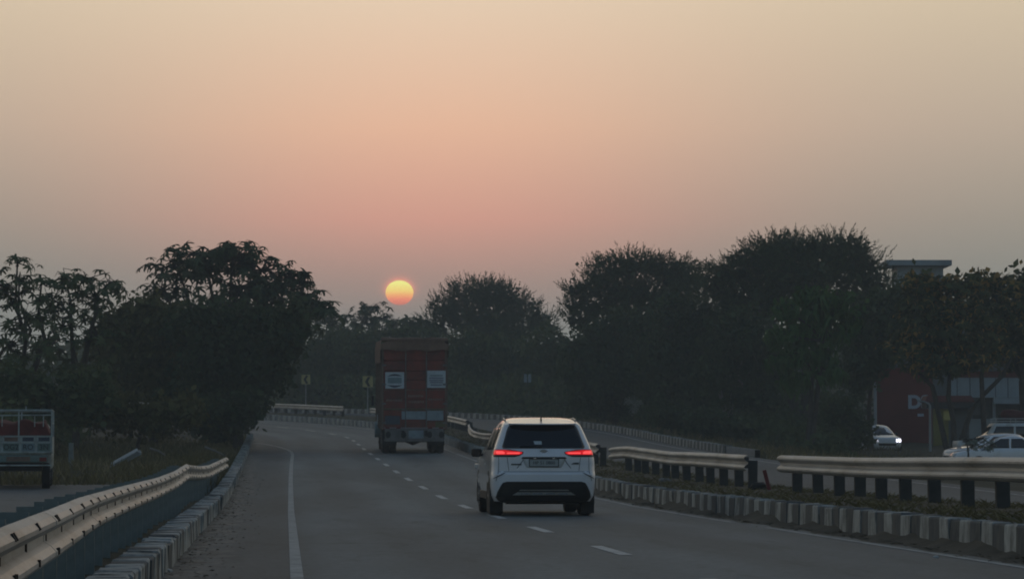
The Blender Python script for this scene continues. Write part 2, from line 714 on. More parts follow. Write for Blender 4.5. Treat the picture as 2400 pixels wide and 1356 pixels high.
srv = tag(strip('service_road', us2, [-13.4, -11, -9, -7.0], MATS['service_asphalt'], zf=service_z), kind='structure')
EL = np.array([(-20, -3.72), (28, -3.68), (60, -3.56), (92, -3.40), (110, -3.28), (126, -3.14), (131, -3.16), (136, -3.34), (141, -3.72), (146, -4.3), (150, -4.85)])
V, Q_ = [], []
for u in np.arange(-20, 150, 1.2):
    oc = float(np.interp(u, EL[:, 0], EL[:, 1]))
    V += [P(u, oc - .06, .005), P(u, oc + .06, .005)]
for i in range(len(V) // 2 - 1):
    Q_.append((2 * i, 2 * i + 1, 2 * i + 3, 2 * i + 2))
link('edge_line', np_mesh('edge_line', V, Q_), MATS['paint_line'], road)
for a, b in ((15, 47.2), (50.6, 96), (96.5, 128), (129, 230)):
    strip('edge_line', np.linspace(a, b, max(3, int((b - a) / 1.5))), [3.44, 3.55], MATS['paint_line'], dz=.005, parent=road)
strip('edge_line', np.arange(20, 230, 1.5), [13.75, 13.87], MATS['paint_line'], dz=.026, parent=opp)
for k in range(-2, 25):
    uc = {0: 26.8, 1: 36.6}.get(k, 28.3 + 9 * k)
    strip('lane_dash', [uc - 1.65, uc - .5, uc + .5, uc + 1.65], [-.075, .075], MATS['paint_dash'], dz=.005, parent=road)

# ------------------------------------------------------------------ median, kerbs
tag(strip('median_ground', us, [4.3, 4.7, 5.4, 6.2, 6.95], MATS['soil'],
          zf=lambda u, o: .33 + .07 * math.sin((o - 4.3) / 2.65 * math.pi) + .03 * math.sin(u * 1.3) * math.sin(o * 5)), kind='structure')


def stone_mesh(name, ln, wd, ht, seed):
    r = random.Random(seed)
    me = MB().box((0, 0, ht / 2), (wd, ln, ht)).mesh(name)
    bm = bmesh.new()
    bm.from_mesh(me)
    bmesh.ops.bevel(bm, geom=[e for e in bm.edges if all(v.co.z > ht * .5 for v in e.verts)], offset=.016, segments=1, affect='EDGES')
    for v in bm.verts:
        v.co += Vector((r.uniform(-.01, .01), r.uniform(-.004, .004), r.uniform(-.008, .008)))
    bm.to_mesh(me)
    bm.free()
    return me


def kerb(o0, o1, u_from, u_split, u_to, ht, pitch=.56, base_name='kerb'):
    wd = abs(o1 - o0)
    oc = (o0 + o1) / 2
    core = strip(base_name, np.arange(u_from - 8, u_to, 1.5), [o0 + .04, o0 + .041, o1 - .041, o1 - .04], MATS['concrete'],
                 zf=lambda u, o: (ht - .05 if o0 + .0405 < o < o1 - .0405 else -.1))
    tag(core, kind='structure')
    mw = [stone_mesh('kerb_stone', pitch * .985, wd, ht, s) for s in range(4)]
    mk = [m_.copy() for m_ in mw]
    for m_ in mw:
        m_.materials.append(MATS['kerb_white'])
    for m_ in mk:
        m_.materials.append(MATS['kerb_black'])
    u = u_from
    k = 0
    r = random.Random(int(abs(oc) * 100))
    n_far = MB()
    while u < u_to:
        p = P(u, oc)
        if u < u_split:
            me = r.choice(mw if (k % 2 or (oc < 0 and r.random() < .55)) else mk)
            s_ = bpy.data.objects.new('kerb_stone', me)
            COL.objects.link(s_)
            s_.parent = core
            s_.location = (p[0] + r.uniform(-.012, .012), p[1], p[2] - .02 + r.uniform(-.012, .012))
            s_.rotation_euler = (math.atan(slope(u)), r.uniform(-.02, .02), head(u) + r.uniform(-.015, .015))
        else:
            n_far.box((p[0], p[1], p[2] + ht / 2 - .01), (wd * .98, pitch * .9, ht), rz=head(u)) if k % 2 else None
        u += pitch
        k += 1
    if n_far.v:
        fo = n_far.obj('kerb_stones', MATS['kerb_white'], core)
        fo['kind'] = 'stuff'
    return core


kerb(4.08, 4.38, 20, 112, 245, .37)
kerb(6.85, 7.1, 20, 20, 245, .33)
kerb(-5.2, -4.9, 10, 100, 165, .29)
kerb(14.5, 14.8, 128, 240, 246, .36)

# ------------------------------------------------------------------ guard rails
WPROF = [(-.0, .158), (.012, .156), (.055, .135), (.083, .105), (.083, .080), (.05, .045), (.006, .018), (.006, -.018), (.05, -.045),
         (.083, -.080), (.083, -.105), (.055, -.135), (.012, -.156), (0, -.158)]


def beam(pts, side):
    """pts: list of (x, y, zc, heading); side +1 faces +right of travel"""
    V, Q_ = [], []
    prof = WPROF
    n = len(prof)
    full = [(d, z) for d, z in prof] + [(d - .006, z) for d, z in reversed(prof)]
    k = len(full)
    for (x, y, zc, h) in pts:
        for d, z in full:
            V.append((x + side * d * math.cos(h), y + side * d * math.sin(h), zc + z))
    for i in range(len(pts) - 1):
        for j in range(k):
            Q_.append((i * k + j, i * k + (j + 1) % k, (i + 1) * k + (j + 1) % k, (i + 1) * k + j))
    m = MB()
    m.add(V, Q_)
    m.add(V[:k], [tuple(range(k))])
    m.add(V[-k:], [tuple(range(k))])
    return m


slot_me = MB().box((0, 0, 0), (.016, .055, .04)).mesh('bolt_slot')
slot_me.materials.append(MATS['slot_black'])


def guard_rail(fn, a, b, side, label, group, m_, post_step=2.0, post_h=.7, panel=4.0, slots=False, post_mat='post_steel', post_top=.04):
    """fn(u) -> (o, ztop above road)"""
    p0 = P(a, fn(a)[0])
    root = empty('guard_rail', tuple(p0), label=label, cat='guard rail', group=group)
    o3 = np.array(root.location)

    def at(u):
        o, zt = fn(u)
        p = P(u, o) - o3
        q = P(u + .3, fn(u + .3)[0]) - P(u - .3, fn(u - .3)[0])
        return (p[0], p[1], p[2] + zt - .158, math.atan2(-q[0], q[1]))
    edges = list(np.arange(a, b, panel)) + [b]
    if len(edges) > 2 and edges[-1] - edges[-2] < 1:
        edges.pop(-2)
    for i in range(len(edges) - 1):
        us_ = np.linspace(edges[i], edges[i + 1] + (.18 if i < len(edges) - 2 else 0), 9)
        pts = []
        for u in us_:
            x, y, z, h = at(u)
            off = .004 * (i % 2)
            pts.append((x + side * off * math.cos(h), y + side * off * math.sin(h), z, h))
        beam(pts, side).obj('beam_panel', MATS[m_], root, smooth=False)
        if slots:
            for kk in range(2):
                u = edges[i] + 2.0 * kk + .25
                if u > b:
                    break
                x, y, z, h = at(u)
                for du in ((-.07, .07) if kk == 0 else (0,)):
                    for zz, dd_, zh in ((.115, .076, .045), (-.085, .0835, .04), (0, .008, .06)):
                        if zz == 0 and du > 0:
                            continue
                        q = bpy.data.objects.new('bolt_slot', slot_me)
                        COL.objects.link(q)
                        q.parent = root
                        q.location = (x + side * dd_ * math.cos(h) - math.sin(h) * du, y + side * dd_ * math.sin(h) + math.cos(h) * du, z + zz)
                        q.rotation_euler = (0, -.55 * side if zz > .1 else 0, h)
                        q.scale = (1, 1, zh / .04)
    pm = MB().box((0, 0, 0), (.17, .012, 1.2)).box((.085, .038, 0), (.012, .085, 1.2)).box((-.085, .038, 0), (.012, .085, 1.2)).mesh('post')
    pm.materials.append(MATS[post_mat])
    bm_ = MB().box((0, 0, 0), (.15, .14, .22)).mesh('spacer')
    bm_.materials.append(MATS[post_mat])
    u = a + 1.1
    while u < b:
        x, y, z, h = at(u)
        q = bpy.data.objects.new('post', pm)
        COL.objects.link(q)
        q.parent = root
        q.location = (x - side * .245 * math.cos(h), y - side * .245 * math.sin(h), z + post_top - .6)
        q.rotation_euler = (rnd.uniform(-.02, .02), rnd.uniform(-.02, .02), h)
        q = bpy.data.objects.new('spacer_block', bm_)
        COL.objects.link(q)
        q.parent = root
        q.location = (x - side * .085 * math.cos(h), y - side * .085 * math.sin(h), z)
        q.rotation_euler = (0, 0, h)
        u += post_step
    return root


LR = np.array([(7, -5.12, .775), (14.5, -5.2, .772), (20, -5.29, .783), (25, -5.40, .786), (29.4, -5.52, .765), (36.7, -5.60, .752), (49, -5.66, .745),
               (56, -5.62, .80), (62, -5.60, .885), (66, -5.62, .83), (72, -5.6, .74), (76, -5.45, .70), (82, -5.42, .66), (86, -5.3, .68), (91, -5.23, .66)])


def left_rail(u):
    return float(np.interp(u, LR[:, 0], LR[:, 1])), float(np.interp(u, LR[:, 0], LR[:, 2]))


guard_rail(left_rail, 7.5, 90, +1, 'bent pale guard rail with dark bolt slots along the left kerb', None,
           'galvanised', slots=True, post_step=2.0, panel=4.0, post_mat='post_blue', post_top=.135)
G = 'guard rails on the road median'


def mid(o, z, wob=0.0, a=0, b=0):
    def f(u):
        return o + wob * math.sin(u * .5), z + wob * .3 * math.sin(u * .33 + 1)
    return f


guard_rail(mid(5.4, 1.06, .04), 22, 57.4, -1, 'longest straight median guard rail, before the parked white cars', G, 'galvanised', panel=4)


def seg_b(u):
    return 5.4 + .02 * math.sin(u), 1.07 - (.09 * max(0, (u - 81) / 5.5) ** 2 if u > 81 else 0) + .01 * math.sin(u * .4)


guard_rail(seg_b, 61.4, 86.4, -1, 'median guard rail section between the white car and the gap with the red stake', G, 'galvanised')
guard_rail(mid(5.4, 1.05, .03), 90.3, 112, -1, 'median guard rail section mostly hidden by the white car', G, 'galvanised')


def seg_d(u):
    return 5.4 + .18 * math.sin((u - 130) * .32), 1.0 - .25 * abs(math.sin((u - 131) * .17)) - .12


guard_rail(seg_d, 129, 150, -1, 'crumpled low guard rail section between the truck and the white car', G, 'galvanised')
guard_rail(mid(5.4, 1.04), 151.5, 190, -1, 'straight bright guard rail section starting beside the truck on its right', G, 'galvanised')
guard_rail(mid(5.4, 1.04), 196.5, 220, -1, 'far guard rail on the bend, left of the truck under the chevron signs', G, 'galvanised')
guard_rail(mid(5.4, 1.04), 224.5, 238, -1, 'short farthest guard rail section at the left end of the bend', G, 'galvanised')

# ------------------------------------------------------------------ sun
ms = bpy.data.materials.new('sun_glow')
ms.use_nodes = True
t = ms.node_tree
t.nodes.clear()
tcn = t.nodes.new('ShaderNodeTexCoord')
sp = t.nodes.new('ShaderNodeSeparateXYZ')
t.links.new(tcn.outputs['Object'], sp.inputs[0])
mr = t.nodes.new('ShaderNodeMapRange')
mr.inputs[1].default_value = -13.2
mr.inputs[2].default_value = 13.2
t.links.new(sp.outputs[2], mr.inputs[0])
cr = t.nodes.new('ShaderNodeValToRGB')
st = [(0, (.46, .225, .195)), (.10, (.74, .25, .19)), (.25, (.98, .31, .20)), (.40, (1.05, .50, .21)), (.55, (1.05, .76, .24)), (.85, (1.05, 1.0, .32)), (1, (1.05, .92, .34))]
cr.color_ramp.elements[0].position = st[0][0]
cr.color_ramp.elements[0].color = (*st[0][1], 1)
cr.color_ramp.elements[1].position = st[-1][0]
cr.color_ramp.elements[1].color = (*st[-1][1], 1)
for p_, c_ in st[1:-1]:
    e = cr.color_ramp.elements.new(p_)
    e.color = (*c_, 1)
t.links.new(mr.outputs[0], cr.inputs[0])
em = t.nodes.new('ShaderNodeEmission')
t.links.new(cr.outputs[0], em.inputs[0])
ou = t.nodes.new('ShaderNodeOutputMaterial')
t.links.new(em.outputs[0], ou.inputs[0])
bm = bmesh.new()
bmesh.ops.create_uvsphere(bm, u_segments=48, v_segments=32, radius=13.3)
for v in bm.verts:
    v.co.z *= .885
me = bpy.data.meshes.new('sun')
bm.to_mesh(me)
bm.free()
so = link('sun', me, ms, smooth=True, loc=sd * 3000)
tag(so, 'glowing yellow and orange setting sun low in the hazy sky', 'sun')

# ------------------------------------------------------------------ trees
mat('bark', (.060, .052, .042), .95, var=.3, vscale=4, bump=.5, bscale=12)
mat('bark_pale', (.17, .16, .14), .95, var=.3, vscale=4, bump=.5, bscale=12)
leafmat('leaf_dark', (.054, .076, .040), (.090, .119, .061))
leafmat('leaf_olive', (.086, .090, .038), (.148, .143, .062))
leafmat('leaf_green', (.058, .113, .037), (.089, .159, .055))
leafmat('leaf_mid', (.065, .094, .047), (.119, .144, .068))
leafmat('leaf_pod', (.063, .077, .035), (.105, .119, .049), (.378, .238, .070))
leafmat('leaf_dry', (.085, .078, .058), (.15, .135, .10))
leafmat('leaf_pale', (.16, .19, .15), (.26, .29, .24))
leafmat('grass_blade', (.098, .090, .042), (.165, .150, .068), (.255, .225, .135))
leafmat('grass_dry', (.10, .094, .048), (.165, .150, .078), (.25, .23, .14))
rg = np.random.default_rng(11)


def proto_frond(seed, n=8, ln=.55, w=.085, droop=.28):
    r = np.random.default_rng(seed)
    V, Q_ = [], []
    for k in range(n):
        a = 2 * math.pi * (k + r.uniform(-.3, .3)) / n
        up = r.uniform(.0, .35)
        l_ = ln * r.uniform(.75, 1.15)
        d = np.array([math.cos(a), math.sin(a), 0])
        s_ = np.array([-math.sin(a), math.cos(a), 0])
        b0 = len(V)
        for i in range(4):
            tt = i / 3
            c = d * l_ * tt + np.array([0, 0, up * l_ * tt - droop * tt * tt])
            ww = w * (.5 + 1.0 * tt) * (1.25 - tt) * 1.3
            V += [c - s_ * ww, c + s_ * ww]
        for i in range(3):
            q = b0 + 2 * i
            Q_.append((q, q + 1, q + 3, q + 2))
    return np.array(V), np.array(Q_)


def proto_spike(seed, n=9, ln=.75):
    r = np.random.default_rng(seed)
    V, Q_ = [], []
    bend = r.uniform(-.15, .15, 2)
    ax = lambda tt: np.array([bend[0] * tt * tt, bend[1] * tt * tt, ln * tt])
    for i in range(2):
        a, b = ax(i / 2), ax((i + 1) / 2)
        w = .012 * (1 - .4 * i)
        k = len(V)
        V += [a + [w, 0, 0], a - [w, 0, 0], b - [w * .7, 0, 0], b + [w * .7, 0, 0]]
        Q_.append((k, k + 1, k + 2, k + 3))
    for i in range(n):
        tt = .15 + .85 * i / n
        c = ax(tt)
        a = r.uniform(0, 2 * math.pi)
        d = np.array([math.cos(a), math.sin(a), r.uniform(.5, 1.3)])
        d /= np.linalg.norm(d)
        s_ = np.cross(d, r.normal(size=3))
        s_ /= np.linalg.norm(s_)
        l_ = r.uniform(.16, .27) * (1.2 - .6 * tt)
        w = r.uniform(.025, .045)
        k = len(V)
        V += [c - s_ * w * .4, c + d * l_ * .5 - s_ * w, c + d * l_, c + d * l_ * .5 + s_ * w]
        Q_.append((k, k + 1, k + 2, k + 3))
    return np.array(V), np.array(Q_)


def proto_leaf(seed, n=9, rad=.28, lw=.085):
    r = np.random.default_rng(seed)
    V, Q_ = [], []
    for i in range(n):
        c = r.normal(size=3) * rad * .55
        d = r.normal(size=3)
        d[2] -= .3
        d /= np.linalg.norm(d)
        s_ = np.cross(d, r.normal(size=3))
        s_ /= np.linalg.norm(s_)
        l_ = r.uniform(.7, 1.3) * lw * 2.1
        w = lw * r.uniform(.5, .9)
        k = len(V)
        V += [c - d * l_ * .5, c - s_ * w, c + d * l_ * .5, c + s_ * w]
        Q_.append((k, k + 1, k + 2, k + 3))
    return np.array(V), np.array(Q_)


def proto_droop(seed, n=6):
    r = np.random.default_rng(seed)
    V, Q_ = [], []
    for k in range(n):
        a = r.uniform(0, 6.28)
        out = r.uniform(.15, .4)
        l_ = r.uniform(.45, .9)
        d = np.array([math.cos(a), math.sin(a), 0])
        s_ = np.array([-math.sin(a), math.cos(a), 0])
        b0 = len(V)
        for i in range(4):
            tt = i / 3
            c = d * out * math.sin(tt * 1.57) + np.array([0, 0, .12 * tt - l_ * tt * tt])
            ww = .05 * (.7 + tt) * (1.3 - tt)
            V += [c - s_ * ww, c + s_ * ww]
        for i in range(3):
            q = b0 + 2 * i
            Q_.append((q, q + 1, q + 3, q + 2))
    return np.array(V), np.array(Q_)


def proto_sprig(seed, n=17, ln=1.35):
    r = np.random.default_rng(seed + 200)
    V, Q_ = [], []
    bend = r.uniform(-.3, .3, 2)
    ax = lambda tt: np.array([bend[0] * tt * tt, bend[1] * tt * tt, ln * tt])
    for i in range(3):
        a, b = ax(i / 3), ax((i + 1) / 3)
        w = .016 * (1 - .28 * i)
        k = len(V)
        V += [a + [w, 0, 0], a - [w, 0, 0], b - [w * .7, 0, 0], b + [w * .7, 0, 0]]
        Q_.append((k, k + 1, k + 2, k + 3))
    for i in range(n):
        tt = .12 + .86 * i / n
        c = ax(tt)
        a = r.uniform(0, 2 * math.pi)
        d = np.array([math.cos(a) * .45, math.sin(a) * .45, r.uniform(.7, 1.3)])
        d /= np.linalg.norm(d)
        s_ = np.cross(d, r.normal(size=3))
        s_ /= np.linalg.norm(s_)
        l_ = r.uniform(.22, .36) * (1.2 - .6 * tt)
        w = r.uniform(.022, .038) * (1.2 - .5 * tt)
        k = len(V)
        V += [c - s_ * w * .4, c + d * l_ * .5 - s_ * w, c + d * l_, c + d * l_ * .5 + s_ * w]
        Q_.append((k, k + 1, k + 2, k + 3))
    return np.array(V), np.array(Q_)


PROTO = {'frond': [proto_frond(s) for s in range(5)], 'spike': [proto_spike(s) for s in range(6)],
         'leaf': [proto_leaf(s) for s in range(6)], 'droop': [proto_droop(s) for s in range(5)],
         'fill': [proto_leaf(s + 50, 7, .42, .17) for s in range(4)],
         'sprig': [proto_sprig(s) for s in range(6)]}


def scatter(kind, pos, dirs, scale):
    """merged copies of a clump: arrays of verts, quads"""
    pr = PROTO[kind]
    which = rg.integers(0, len(pr), len(pos))
    VV, QQ = [], []
    base = 0
    for k, (pv, pq) in enumerate(pr):
        s_ = which == k
        n = int(s_.sum())
        if not n:
            continue
        d = dirs[s_] / np.linalg.norm(dirs[s_], axis=1, keepdims=True)
        ref = rg.normal(size=(n, 3))
        x = np.cross(ref, d)
        x /= np.linalg.norm(x, axis=1, keepdims=True)
        y = np.cross(d, x)
        M = np.stack([x, y, d], 1)                       # rows are the axes
        v = np.einsum('vk,nkj->nvj', pv, M) * scale[s_][:, None, None] + pos[s_][:, None, :]
        q = pq[None] + (np.arange(n) * len(pv))[:, None, None] + base
        VV.append(v.reshape(-1, 3))
        QQ.append(q.reshape(-1, 4))
        base += n * len(pv)
    return np.concatenate(VV), np.concatenate(QQ)


def lobe_points(n, c, r, shell, seed):
    r_ = np.random.default_rng(seed)
    d = r_.normal(size=(n, 3))
    d /= np.linalg.norm(d, axis=1, keepdims=True)
    ph = r_.uniform(0, 6.28, 6)
    bump = 1 + .16 * np.sin(d[:, 0] * 5 + ph[0]) * np.sin(d[:, 2] * 6 + ph[1]) + .12 * np.sin(d[:, 1] * 7 + ph[2]) * np.sin(d[:, 0] * 9 + d[:, 2] * 8 + ph[3])
    rad = (1 - shell * r_.uniform(0, 1, n) ** 1.4)
    rad *= bump
    p = d * rad[:, None] * np.array(r)[None] + np.array(c)[None]
    return p, d


def tree(name, label, base, lobes, D, style='leaf', lm='leaf_dark', dens=1.0, fill=1.0, scale=1.0, shell=.45, trunk=.22, cat='tree',
         group=None, bark='bark', seed=1, limbs=True, stems=None, updir=.5, fdepth=.8, clump=None, sprig=0.0):
    """base: (px, Depth); lobes: (px, py, rx, ry[, depth shift]) measured on the photo at depth D"""
    s_ = F / D
    r_ = random.Random(seed)
    bx = (base[0] - 1200) / s_
    by = base[1] if len(base) > 1 else D
    b0 = Vector((bx, by, gz(bx, by) - .05))
    root = empty(name, tuple(b0), label=label, cat=cat, group=group)
    L3 = []
    for l_ in lobes:
        dd = l_[4] if len(l_) > 4 else r_.uniform(-.6, .6)
        w = W(l_[0], l_[1], D)
        L3.append((Vector((w.x, D + dd, w.z)), (l_[2] / s_, max(.5, l_[2] / s_ * fdepth), l_[3] / s_)))
    tb = MB()
    # stems
    lc = sum((c for c, _ in L3), Vector()) / len(L3)
    low = min(c.z - r[2] * .6 for c, r in L3)
    fork = b0 + (Vector((lc.x, lc.y, 0)) - Vector((b0.x, b0.y, 0))) * .25
    fork.z = max(b0.z + .8, min(low, b0.z + .45 * (lc.z - b0.z) + .4))
    if stems is None:
        mid_ = b0.lerp(fork, .5) + Vector((r_.uniform(-.12, .12), r_.uniform(-.12, .12), 0))
        tb.tube([b0 - b0, mid_ - b0, fork - b0], [trunk * 1.15, trunk * .95, trunk * .85], 8)
    else:
        for stp in stems:
            pts = [W(px, py, D) for px, py in stp]
            pts[0].z = b0.z
            tb.tube([p - b0 for p in pts], [trunk * (1 - .55 * i / (len(pts) - 1)) for i in range(len(pts))], 7)
        fork = W(stems[0][-1][0], stems[0][-1][1], D)
    VV, QQ = [], []
    nb = 0
    for k, (c, r) in enumerate(L3):
        if limbs:
            src = fork
            if stems is not None:
                src = min((W(stp[-1][0], stp[-1][1], D) for stp in stems), key=lambda q: (q - c).length)
            m_ = src.lerp(c, .5) + Vector((r_.uniform(-.25, .25), r_.uniform(-.2, .2), -.1 * (c - src).length + r_.uniform(0, .3)))
            tb.tube([src - b0, m_ - b0, c - b0], [trunk * .5, trunk * .34, trunk * .2], 6)
            pp, _ = lobe_points(9, (c.x, c.y, c.z), r, .3, seed * 100 + k)
            for q in pp:
                q = Vector(q)
                m2 = c.lerp(q, .5) + Vector((r_.uniform(-.2, .2), 0, r_.uniform(-.1, .25)))
                tb.tube([c - b0, m2 - b0, q - b0], [trunk * .18, trunk * .11, .012], 4, cap=False)
        area = (r[0] * r[2] + r[0] * r[1] + r[1] * r[2]) / 3 * 12.57
        if clump:
            kc = int(area * clump[0]) + 2
            pc_, dc = lobe_points(kc, (c.x, c.y, c.z), r, shell, seed * 31 + k)
            n = kc * clump[1]
            off = rg.normal(size=(n, 3)) * np.array([clump[2], clump[2], clump[2] * .38]) * .5
            p = np.repeat(pc_, clump[1], 0) + off
            p[:, 2] -= (off[:, 0] ** 2 + off[:, 1] ** 2) * .35
            d = np.repeat(dc, clump[1], 0) * .35 + off * .8
            for q in pc_:
                q = Vector(q)
                m2 = c.lerp(q, .55) + Vector((r_.uniform(-.15, .15), 0, r_.uniform(-.15, .05)))
                tb.tube([c - b0, m2 - b0, q - b0], [trunk * .16, trunk * .10, .012], 4, cap=False)
        else:
            n = int(area * 6.5 * dens / scale ** 2) + 6
            p, d = lobe_points(n, (c.x, c.y, c.z), tuple(x * (.9 if sprig else 1) for x in r), shell, seed * 31 + k)
        d = d.copy()
        d[:, 2] += updir
        d += rg.normal(size=d.shape) * .3
        sc_ = rg.uniform(.7, 1.25, n) * scale
        v, q = scatter(style, p, d, sc_)
        VV.append(v)
        QQ.append(q + nb)
        nb += len(v)
        if sprig:
            n = int(area * sprig) + 4
            p, d = lobe_points(n, (c.x, c.y, c.z), r, .12, seed * 53 + k)
            ok = d[:, 2] > -.25
            p, d = p[ok], d[ok]
            d = d * np.array([1.1, .6, .7]) + np.array([0, 0, .75]) + rg.normal(size=d.shape) * .22
            kcl = rg.integers(0, max(2, len(p) // 3), len(p))
            p = p * .75 + p[kcl] * .25 if len(p) > 4 else p
            v, q = scatter('sprig', p, d, rg.uniform(.45, .9, len(p)))
            VV.append(v)
            QQ.append(q + nb)
            nb += len(v)
        if fill:
            n = int(area * 4.0 * fill) + 4
            p, d = lobe_points(n, (c.x, c.y, c.z), tuple(x * .86 for x in r), .75, seed * 77 + k)
            v, q = scatter('fill', p, d + rg.normal(size=d.shape), rg.uniform(.7, 1.2, n))
            VV.append(v)
            QQ.append(q + nb)
            nb += len(v)
    tb.obj('trunk', MATS[bark], root)
    link('crown', np_mesh('crown', np.concatenate(VV) - np.array(b0), np.concatenate(QQ)), MATS[lm], root)
    return root


GL, GR, GM = 'trees on the left bank', 'trees right of the road', 'trees beyond the bend'
# --- left bank
tree('tall_tree', 'tall layered umbrella tree with gaps of sky in its crown, highest on the grass bank', (500, 150),
     [(480, 597, 105, 34), (415, 628, 62, 36), (545, 606, 105, 38), (612, 632, 74, 34), (655, 666, 66, 30), (705, 697, 46, 22), (748, 712, 28, 14), (375, 680, 42, 34), (385, 720, 55, 30),
      (560, 672, 82, 26), (610, 715, 90, 30), (680, 640, 26, 18), (520, 715, 70, 26), (690, 735, 60, 30), (450, 735, 60, 26)],
     150, 'frond', 'leaf_dark', clump=(.55, 6, 1.0), fill=0, scale=.72, shell=.7, trunk=.28, seed=3, group=GL, updir=1.2)
tree('slender_tree', 'sparse feathery tree behind the parked pickup, with a single tall tuft on top', (45, 122),
     [(45, 692, 62, 30), (10, 668, 34, 22), (40, 616, 26, 14), (100, 662, 48, 26), (60, 745, 85, 50), (20, 810, 80, 60), (110, 810, 70, 50), (40, 652, 16, 10)],
     122, 'frond', 'leaf_mid', clump=(.42, 5, .8), fill=0, scale=.54, shell=.85, trunk=.17, seed=4, group=GL, updir=1.0,
     stems=[[(40, 1040), (42, 950), (52, 880), (60, 800)], [(44, 940), (20, 870), (-5, 840)], [(44, 930), (80, 865), (105, 800)]])
tree('slender_tree', 'open drooping tree with pale branches between the edge tree and the umbrella tree', (178, 126),
     [(150, 648, 48, 24), (200, 652, 60, 24), (252, 664, 36, 26), (180, 690, 80, 30), (120, 700, 50, 36), (215, 720, 60, 34), (150, 765, 70, 50), (230, 790, 60, 50), (180, 860, 80, 60)],
     126, 'frond', 'leaf_mid', clump=(.42, 5, .8), fill=0, scale=.54, shell=.85, trunk=.15, seed=5, group=GL, updir=1.0,
     stems=[[(180, 1060), (176, 940), (172, 850), (165, 740)], [(176, 900), (205, 800), (225, 730)]])
tree('bushy_tree', 'olive bushy tree below the umbrella tree on the pickup side', (360, 138),
     [(330, 760, 80, 75), (270, 800, 75, 85), (400, 800, 100, 90), (330, 880, 110, 70), (430, 880, 90, 80)],
     138, 'leaf', 'leaf_olive', dens=1.2, fill=1.3, scale=1.15, trunk=.2, seed=6, group=GL)
tree('bushy_tree', 'dense dark bushy tree below the umbrella tree beside the road', (560, 136),
     [(480, 775, 95, 75), (580, 775, 95, 70), (660, 780, 70, 60), (530, 860, 120, 80), (625, 850, 75, 75), (560, 935, 75, 60), (470, 930, 90, 55), (690, 755, 45, 45), (520, 975, 80, 45)],
     136, 'leaf', 'leaf_dark', dens=1.3, fill=1.4, scale=1.15, trunk=.22, seed=7, group=GL)
tree('roadside_bush', 'dark rounded bush overhanging the road where the left kerb disappears', (560, 130),
     [(545, 975, 48, 36), (515, 1000, 50, 30), (580, 950, 36, 36), (490, 975, 50, 40)],
     130, 'leaf', 'leaf_dark', dens=1.4, fill=1.4, trunk=.1, seed=8, cat='bush', limbs=False)
tree('roadside_bush', 'yellowish olive bush on the grass bank under the left trees', (330, 118),
     [(300, 975, 70, 40), (370, 990, 60, 34), (420, 965, 60, 40), (250, 960, 55, 50)],
     118, 'leaf', 'leaf_olive', dens=1.2, fill=.8, trunk=.08, seed=9, cat='bush', limbs=False)
tree('roadside_bush', 'dim greyish bush behind the parked pickup', (120, 116),
     [(80, 930, 80, 50), (170, 940, 70, 60), (30, 900, 60, 50), (220, 920, 60, 60)],
     116, 'leaf', 'leaf_mid', dens=1.0, fill=.9, trunk=.08, seed=10, cat='bush', limbs=False)
# --- beyond the bend
tree('dense_thicket_tree', 'low rounded tree with an even outline behind the left chevron sign', (740, 236),
     [(745, 840, 75, 65), (800, 825, 70, 60), (720, 900, 70, 55), (800, 900, 90, 55)],
     236, 'leaf', 'leaf_mid', dens=.8, fill=1.0, scale=1.4, trunk=.25, seed=12, group=GM)
tree('dense_thicket_tree', 'low rounded tree directly behind the left side of the truck', (880, 234),
     [(850, 825, 80, 58), (930, 815, 70, 55), (900, 895, 100, 60), (990, 850, 80, 80)],
     234, 'leaf', 'leaf_mid', dens=.8, fill=1.0, scale=1.4, trunk=.25, seed=13, group=GM)
tree('small_tree', 'small thin tree standing just below the left of the sun', (865, 262),
     [(870, 722, 46, 18), (845, 745, 40, 20), (900, 745, 40, 18), (870, 770, 60, 22), (920, 765, 30, 16)],
     262, 'frond', 'leaf_dark', clump=(.42, 4, 1.1), fill=0, scale=.75, shell=.9, trunk=.16, seed=14, group=GM, updir=1.0)
tree('small_tree', 'thin tree touching the umbrella tree\'s right tip, left of the sun', (770, 258),
     [(770, 745, 45, 24), (740, 765, 45, 30), (800, 772, 50, 24), (720, 740, 30, 24)],
     258, 'frond', 'leaf_dark', clump=(.45, 4, 1.1), fill=0, scale=.75, shell=.9, trunk=.16, seed=15, group=GM, updir=1.0)
tree('small_tree', 'low spreading tree above the truck with a sloping branch against the sky', (965, 255),
     [(975, 757, 42, 16), (945, 772, 34, 14), (1000, 775, 40, 24)],
     255, 'frond', 'leaf_dark', clump=(.6, 5, 1.1), fill=.1, scale=.75, shell=.7, trunk=.16, seed=16, group=GM, updir=1.0)
tree('acacia_tree', 'spiky domed acacia right of the sun behind the truck', (1150, 240),
     [(1118, 690, 76, 30), (1175, 696, 58, 26), (1052, 722, 46, 28), (1225, 724, 46, 26), (1130, 745, 110, 40), (1262, 752, 40, 18), (1030, 762, 46, 26), (1180, 785, 110, 40), (1275, 775, 34, 14)],
     240, 'spike', 'leaf_dark', dens=.8, fill=.5, sprig=3.6, scale=1.1, shell=.5, trunk=.25, seed=17, group=GM, updir=.8)
tree('dense_thicket_tree', 'dark tree filling the space below the spiky acacia, right of the truck', (1120, 226),
     [(1100, 840, 90, 70), (1180, 850, 90, 70), (1120, 910, 110, 55), (1230, 905, 90, 60)],
     226, 'leaf', 'leaf_mid', dens=.8, fill=1.1, scale=1.4, trunk=.25, seed=18, group=GM)
